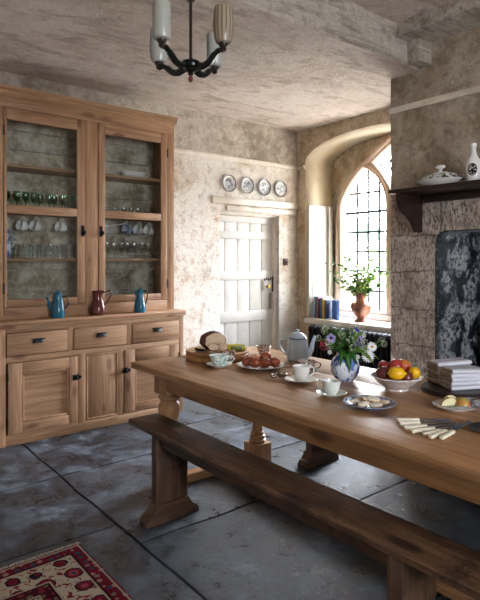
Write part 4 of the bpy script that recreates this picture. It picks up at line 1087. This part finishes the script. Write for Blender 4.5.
# fan of knives
KN = [((1.83, 1.284), (1.895, 1.223), (2.0, 1.156)), ((1.792, 1.247), (1.864, 1.198), (1.991, 1.138)), ((1.758, 1.202), (1.845, 1.156), (1.975, 1.116)), ((1.742, 1.161), (1.846, 1.131), (1.957, 1.098)),
      ((1.746, 1.114), (1.839, 1.099), (1.937, 1.082)), ((1.736, 1.08), (1.851, 1.081), (1.966, 1.088)), ((1.759, 1.050), (1.863, 1.057), (2.021, 1.082))]
KW = ['farthest', 'second from the far end', 'third from the far end', 'middle', 'third from the near end', 'second from the near end', 'nearest']
for i, (h, j, tp2) in enumerate(KN):
    h, j, tp2 = Vector(h), Vector(j), Vector(tp2); d = (tp2-h); ang = math.atan2(d.y, d.x); hl = (j-h).length; tl = d.length
    z = TT+.0005+(.0 if i % 2 == 0 else .0)
    t = thing('table_knife', '%s ivory-handled knife of the fan on the table' % KW[i], 'knife', (h.x, h.y, z+.0005*i), ang, 'ivory-handled knives fanned out on the table')
    MB().box(0, -.0085, 0, hl, .0085, .012, .0035, seg=3).build('handle', M_IVORY, t)
    m = MB(); m.prism([(hl-.002, -.006), (hl+.012, -.009), (tl-.02, -.009), (tl-.004, -.004), (tl, .003), (tl-.006, .007), (hl-.002, .006)], lambda p, q: (p, q, .0065+.0004*i), lambda p, q: (p, q, .0080+.0004*i)); m.build('blade', M_STEEL, t, smooth=False)
t = thing('plate', 'dark pewter plate cut off by the right edge of the picture', 'plate', (2.0, 1.0-.012, TT))
MB().lathe([(0, 0), (.05, 0), (.055, .003), (.078, .010), (.079, .012), (.055, .007), (0, .005)], 36).build('dish', plain('dark_pewter', '#4a4744', .35, .8), t)

# ------------------------------------------------------------------ mantel shelf
t = thing('mantel_shelf', 'dark mahogany shelf on curved brackets above the fireplace', 'shelf', (3.485, 1.4, 1.86))
MB().box(-.305, -.95, 0, 0, .904, .028, .004).build('board', MAHOG[1], t)
MB().box(-.035, -.86, -.05, 0, .80, 0, .003).build('back_batten', MAHOG[1], t)
for yy in (.845, -.80):
    m = MB(); lp = [(0, 0), (-.275, 0), (-.275, -.03), (-.268, -.07), (-.245, -.105), (-.20, -.135), (-.15, -.16), (-.105, -.195), (-.08, -.235), (-.07, -.262), (0, -.262)]
    m.prism(lp, lambda p, q: (p, yy-.016, q), lambda p, q: (p, yy+.016, q)); m.build('bracket', MAHOG[0], t, smooth=False)
t = thing('lidded_dish', 'black and white patterned lidded oval dish on the mantel shelf', 'dish', (3.335, 1.998, 1.888), PI/2)
MB().lathe([(.10, 0), (.105, .004), (.135, .028), (.168, .043), (.172, .048), (.15, .046), (.12, .03), (0, .02)], 40, None, 0, 1.0, .68).build('base', M_CHINA, t)
l_ = MB().lathe([(.150, .044), (.148, .054), (.12, .078), (.07, .098), (.03, .106), (0, .108)], 40, None, 0, 1.0, .68).build('lid', M_TRANSFER, t)
MB().lathe([(.012, .105), (.012, .12), (.03, .13), (.032, .142), (.022, .150), (0, .152)], 18, None, 0, 1.1, .6).build('knob', M_CHINA, l_)
t = thing('bottle', 'white glazed bottle with black printed oval beside the lidded dish', 'bottle', (3.335, 1.765, 1.888), CR)
MB().lathe([(0, 0), (.045, 0), (.049, .006), (.049, .12), (.045, .145), (.024, .175), (.017, .195), (.016, .232), (.020, .238), (.020, .256), (.014, .258), (0, .257)], 28).build('bottle_body', M_CHINA, t)
m = MB()
def oval():
    n = 14
    V = []
    for i in range(-n, n+1):
        a = i/n*.62; row = []
        for jj in range(-n, n+1):
            k = math.sqrt(max(0, 1-(i/n)**2)); row.append(m.b.verts.new((.0496*math.sin(a-.55), -.0496*math.cos(a-.55), .085+.040*k*jj/n)))
        V.append(row)
    for i in range(2*n):
        for jj in range(2*n):
            try: m.b.faces.new((V[i][jj], V[i+1][jj], V[i+1][jj+1], V[i][jj+1]))
            except Exception: pass
m.add(oval, 0); m.build('printed_emblem', china('black_print', '#d5d5cf', '#15151a', 70, .44), t)

# ------------------------------------------------------------------ window sill things
UX, UY = 4.90, 3.913
t = thing('copper_urn', 'copper urn of wild green sprays on the window sill', 'urn', (UX, UY, .705), CR)
MB().lathe([(0, 0), (.075, 0), (.078, .012), (.055, .025), (.050, .04), (.075, .07), (.105, .12), (.118, .165), (.118, .19), (.100, .212), (.070, .222), (.058, .24), (.056, .27), (.066, .31), (.080, .325), (.074, .327), (.055, .30), (.05, .24), (0, .2)], 36).build('urn_body', M_COPPER, t)
for s_ in (-1, 1): MB().tube(smooth_path([(s_*.098, 0, .212), (s_*.135, 0, .222), (s_*.137, 0, .19), (s_*.116, 0, .15)]), .007).build('handle', M_COPPER, t)
UN = Vector((UX, UY, 1.01))
def spray(tip, n, fl):
    a = UN + Vector((R.uniform(-.03, .03), R.uniform(-.03, .03), -.06)); t = thing('leafy_spray', 'slender leafy spray with small pale flowers in the copper urn', 'foliage', a, 0, 'sprays in the copper urn on the sill')
    d = Vector(tip)-a; P = smooth_path([(0, 0, 0), (d.x*.3, d.y*.3, d.z*.55), d], 10); MB().tube(P, .0022, 5).build('stem', M_STEM, t)
    m = MB(); m2 = MB()
    for k in range(int(n*1.6)):
        q = R.uniform(.25, 1); p = P[int(q*(len(P)-1))]; o = Vector((R.gauss(0, 1), R.gauss(0, 1), R.gauss(.2, .8))).normalized()*R.uniform(.015, .05)
        e = p+o; N0 = len(m.b.verts); m.ball((0, 0, 0), 1, (.024, .013, .002), sub=1); m.b.verts.ensure_lookup_table()
        bmesh.ops.transform(m.b, matrix=Matrix.Translation(e) @ orient(o.cross(Vector((0, 0, 1))).normalized() if k % 2 else o), verts=m.b.verts[N0:]); m.tube([p, e], .001, 4)
    m.build('leaves', M_LEAF2 if R.random() < .6 else M_LEAF, t)
    for k in range(fl):
        q = R.uniform(.55, 1); p = P[int(q*(len(P)-1))]; hp = p+Vector((R.gauss(0, .03), R.gauss(0, .03), R.gauss(.01, .03))); m2.ball(hp, R.uniform(.006, .011), sub=1); m2.tube([p, hp], .001, 4)
    if fl: m2.build('flower_heads', M_PCREAM, t)
    else: m2.b.free()
for tip, n, fl in (((4.64, 4.12, 1.40), 12, 6), ((4.68, 4.10, 1.19), 26, 5), ((4.74, 4.05, 1.33), 22, 8), ((4.78, 4.02, 1.44), 12, 6), ((4.86, 3.95, 1.36), 14, 6), ((5.04, 3.80, 1.52), 20, 10), ((5.10, 3.74, 1.42), 22, 8),
                   ((5.0, 3.84, 1.57), 14, 8), ((5.13, 3.72, 1.28), 22, 6), ((4.72, 4.06, 1.10), 30, 4), ((4.98, 3.80, 1.22), 30, 4), ((5.05, 3.72, 1.13), 24, 3), ((4.83, 3.97, 1.2), 24, 3), ((4.90, 3.90, 1.30), 22, 3), ((4.64, 4.16, 1.28), 12, 5), ((4.86, 3.9, 1.12), 36, 2), ((4.93, 3.93, 1.14), 36, 2)):
    spray(tip, n, fl)
def book(label, y, w, h, d, col, lean=0, rz=0, x=4.86, face=False):
    t = thing('book', label, 'book', (x, y, .705), rz, 'books standing on the window sill'); t.rotation_euler = (lean, 0, rz)
    m = MB(); m.box(-d/2, -w/2, 0, d/2, -w/2+.0025, h, .001); m.box(-d/2, w/2-.0025, 0, d/2, w/2, h, .001); m.box(-d/2-.0025, -w/2, 0, -d/2+.001, w/2, h, .001); m.build('cover', M_BOOK[col], t)
    MB().box(-d/2+.001, -w/2+.0025, .004, d/2-.004, w/2-.0025, h-.004).build('pages', M_PAPER, t, smooth=False)
    return t
book('pale blue book leaning at the left end of the sill row', 4.530, .022, .265, .17, 'sky', .10)
book('dark teal book, second from the left on the sill', 4.500, .020, .255, .17, 'teal', .07)
book('dusty pink spined book, third from the left on the sill', 4.470, .018, .26, .17, 'rose', .05)
book('black book between the pink and slate books', 4.440, .022, .235, .17, 'black', .03)
book('slate grey book left of the yellow one', 4.408, .022, .25, .17, 'slate', .02)
book('yellow backed book near the middle of the sill row', 4.376, .026, .232, .16, 'yellow')
book('slim navy book pressed against the large blue book', 4.345, .018, .225, .16, 'navy')
book('large mid-blue book at the right end, cover facing the room', 4.245, .03, .225, .16, 'blue', 0, rad(62), x=4.85)
# radiator under the sill
t = thing('radiator', 'black cast iron column radiator beneath the window sill', 'radiator', (4.60, 3.65, 0))
for i in range(24):
    y = -.72+i*.0625
    if i < 26:
        m = MB()
        for dx in (-.05, .0, .05): m.tube([(dx, y, .09), (dx, y, .60)], .019, 8, flat=1.0)
        m.tube(smooth_path([(-.05, y, .59), (-.045, y, .622), (0, y, .632), (.045, y, .622), (.05, y, .59)], 3), .022, 8); m.tube([(-.055, y, .10), (.055, y, .10)], .022, 8)
        m.build('column', M_DARKIRON, t)
for y in (-.70, .70):
    MB().box(-.06, y-.018, 0, .06, y+.018, .09, .006).build('foot', M_DARKIRON, t)

# ------------------------------------------------------------------ hanging lamp
LX, LY = 1.455, 2.19
t = thing('chandelier', 'dark green four-armed lamp with opal glass shades hanging from the ceiling', 'chandelier', (LX, LY, 2.325), CR)
MB().lathe([(0, -.035), (.010, -.034), (.014, -.026), (.010, -.018), (.03, -.012), (.052, .0), (.054, .012), (.046, .020), (.050, .026), (.040, .034), (.018, .040), (.010, .05), (0, .05)], 28).build('hub', M_BRONZE, t)
MB().ball((0, 0, -.05), .012, (1, 1, 1.5)).tube([(0, 0, -.045), (0, 0, -.03)], .006).build('finial', plain('oxblood_finial', '#5a1518', .3), t)
MB().tube([(0, 0, .04), (0, 0, .70)], .0075, 10).lathe([(.05, .705), (.052, .69), (.02, .66), (.008, .65)], 20).lathe([(.018, .325), (.020, .33), (.012, .345), (.008, .348)], 16).build('rod', M_BROWNB, t)
for i, (a, kind) in enumerate(((-124, 'plain'), (-38, 'stripe'), (146, 'barrel'), (58, 'plain'))):
    q = rad(a); r0 = .205; cx, cy = math.cos(q), math.sin(q)
    am = smooth_path([(cx*.035, cy*.035, .008), (cx*.075, cy*.075, -.005), (cx*.115, cy*.115, .004), (cx*.15, cy*.15, .030), (cx*.18, cy*.18, .046), (cx*.203, cy*.203, .042)], 4)
    arm = MB().tube(am, [.018]*5+[.016]*8+[.013]*4+[.012]*4).build('arm', M_BRONZE, t)
    Mt = Matrix.Translation((cx*r0, cy*r0, 0))
    MB().lathe([(.010, .035), (.016, .045), (.014, .052), (.022, .062), (.024, .072), (0, .073)], 18, Mt).build('lamp_holder', M_BROWNB, arm)
    if kind == 'plain': pr = [(.022, .070), (.036, .074), (.041, .085), (.042, .20), (.041, .232), (.038, .232), (.039, .09), (.02, .078)]
    else: pr = [(.022, .070), (.034, .074), (.041, .095), (.047, .15), (.044, .21), (.041, .236), (.038, .236), (.041, .21), (.044, .15), (.036, .09), (.02, .078)]
    o = MB().lathe(pr, 32, None, cap=False, wob=(lambda a_, z_: .018*math.cos(a_*14)) if kind != 'plain' else None).build('glass_shade', M_STRIPE if kind == 'stripe' else M_OPAL, arm)
    o.location = (cx*r0, cy*r0, 0)

# ------------------------------------------------------------------ rug
t = thing('rug', 'red and cream patterned Persian rug on the flagstones, near corner of the picture', 'rug', (1.052, 2.565, .004))
m = MB()
def rugm():
    nx, ny = 40, 56; V = [[m.b.verts.new((1.75*i/nx, 2.6*j/ny, .006+.0015*noise.noise(Vector((i*.3, j*.3, 0))))) for j in range(ny+1)] for i in range(nx+1)]
    for i in range(nx):
        for j in range(ny): m.b.faces.new((V[i][j], V[i+1][j], V[i+1][j+1], V[i][j+1]))
    bmesh.ops.solidify(m.b, geom=m.b.faces[:], thickness=.006)
m.add(rugm, 0); o = m.build('pile', M_RUG, t); o.rotation_euler = (0, 0, PI)
m = MB()
for i in range(260):
    x = -1.75*i/259; m.tube([(x, -.004, .004), (x+R.uniform(-.006, .006), .012, .005), (x+R.uniform(-.01, .01), .026+R.uniform(-.004, .006), .0015)], .0022, 4)
o = m.build('fringe', M_FRINGE, t); tag(o, kind='stuff')

# ------------------------------------------------------------------ garden outside the window
struct(MB().box(5.56, -12, -.34, 12.6, 20, -.28).build('bounce_terrace', plain('pale_bounce_ground', '#d8d2c6', .9, 0, .08, 2), smooth=False))  # unseen pale ground, added to bounce daylight up to the ceiling
m = MB(); m.box(5.55, -30, -.5, 70, 40, -.3); o = m.build('lawn', M_GRASS, smooth=False); tag(o, 'green lawn outside the window', 'grass', kind='stuff')
m = MB(); m.box(13.0, -6, -.299, 13.4, 26, 1.95, .03); o = m.build('garden_wall', M_GWALL); tag(o, 'pale garden wall beyond the window glass', 'wall')
for i, (x, y, r, h) in enumerate(((18, 8.9, 1.2, 2.5), (18.5, 11.6, 1.35, 2.6), (18, 14.3, 1.2, 2.3), (19, 17.1, 1.4, 2.7), (18.2, 6.2, 1.2, 2.6), (22.5, 13.0, 1.5, 3.1))):
    t = thing('garden_tree', ['rounded green tree outside, seen at the right of the left window light', 'broad green tree outside beyond the garden wall, centre of the light', 'low green tree outside beyond the garden wall', 'large green tree outside at the left of the window light', 'green tree outside behind the stone mullion', 'tallest pale green tree outside, standing behind the others'][i], 'tree', (x, y, -.299), 0, 'trees beyond the garden wall')
    MB().tube([(0, 0, 0), (.05, 0, h*.5), (0, 0, h)], [.16, .13, .1]).build('trunk', M_BARK, t)
    m = MB()
    for k in range(9): m.ball((R.uniform(-.7, .7)*r*.7, R.uniform(-.7, .7)*r*.8, h+R.uniform(-.4, .5)*r*.5), r*R.uniform(.4, .62), sub=3, disp=.35, dsc=3.5, seed=k+i*10)
    m.build('crown', M_FOLIAGE, t)

# ------------------------------------------------------------------ daylight
w = bpy.data.worlds.new('overcast_sky'); S.world = w; w.use_nodes = True; nt = w.node_tree; bg = nt.nodes['Background']
tc = nt.nodes.new('ShaderNodeTexCoord'); sp = nt.nodes.new('ShaderNodeSeparateXYZ'); rp = nt.nodes.new('ShaderNodeValToRGB')
nt.links.new(tc.outputs['Generated'], sp.inputs[0]); nt.links.new(sp.outputs[2], rp.inputs[0])
e = rp.color_ramp.elements; e[0].position = 0; e[0].color = (.90, .93, 1, 1); e[1].position = .6; e[1].color = (.80, .88, 1, 1)
nt.links.new(rp.outputs[0], bg.inputs[0])
# thin cloud, brightest where the low sun stands behind it on the window side
vm = nt.nodes.new('ShaderNodeVectorMath'); vm.operation = 'DOT_PRODUCT'; nt.links.new(tc.outputs['Generated'], vm.inputs[0])
sd = Vector((.86, -.03, .48)).normalized(); vm.inputs[1].default_value = sd
def wm(op, a, b):
    n = nt.nodes.new('ShaderNodeMath'); n.operation = op
    for i, v in enumerate((a, b)):
        if hasattr(v, 'links'): nt.links.new(v, n.inputs[i])
        else: n.inputs[i].default_value = v
    return n.outputs[0]
g_ = wm('POWER', wm('MAXIMUM', vm.outputs['Value'], 0.0), 14.0)
nt.links.new(wm('ADD', wm('MULTIPLY', g_, 95.0), 27.0), bg.inputs[1])
def area(name, loc, rot, sx, sy, power=None, col=(1, 1, 1), portal=False):
    l = bpy.data.lights.new(name, 'AREA'); l.shape = 'RECTANGLE'; l.size = sx; l.size_y = sy; l.color = col
    if portal: l.cycles.is_portal = True
    else: l.energy = power
    o = bpy.data.objects.new(name, l); COL.objects.link(o); o.location = loc; o.rotation_euler = rot; return o
area('sky_portal', (5.46, 3.70, 1.75), (0, rad(90), 0), 2.2, 1.7, portal=True)
area('near_portal', (1.02, Y0-.40, 1.67), (rad(90), 0, 0), 1.6, 1.6, portal=True)

# ------------------------------------------------------------------ camera
cam = bpy.data.cameras.new('camera'); co = bpy.data.objects.new('camera', cam); COL.objects.link(co)
cam.sensor_fit = 'VERTICAL'; cam.sensor_height = 36; cam.sensor_width = 28.8; cam.lens = 36*542/600; cam.shift_y = -40/600
co.location = (0, 0, 1.4); co.rotation_euler = (rad(90), 0, -rad(38.8)); cam.clip_start = .05; cam.clip_end = 200
S.camera = co
S.view_settings.view_transform = 'Standard'; S.view_settings.look = 'None'; S.view_settings.gamma = 1; S.view_settings.exposure = 0.50; S.view_settings.use_curve_mapping = False
S.cycles.max_bounces = 8; S.cycles.diffuse_bounces = 5; S.cycles.transparent_max_bounces = 24
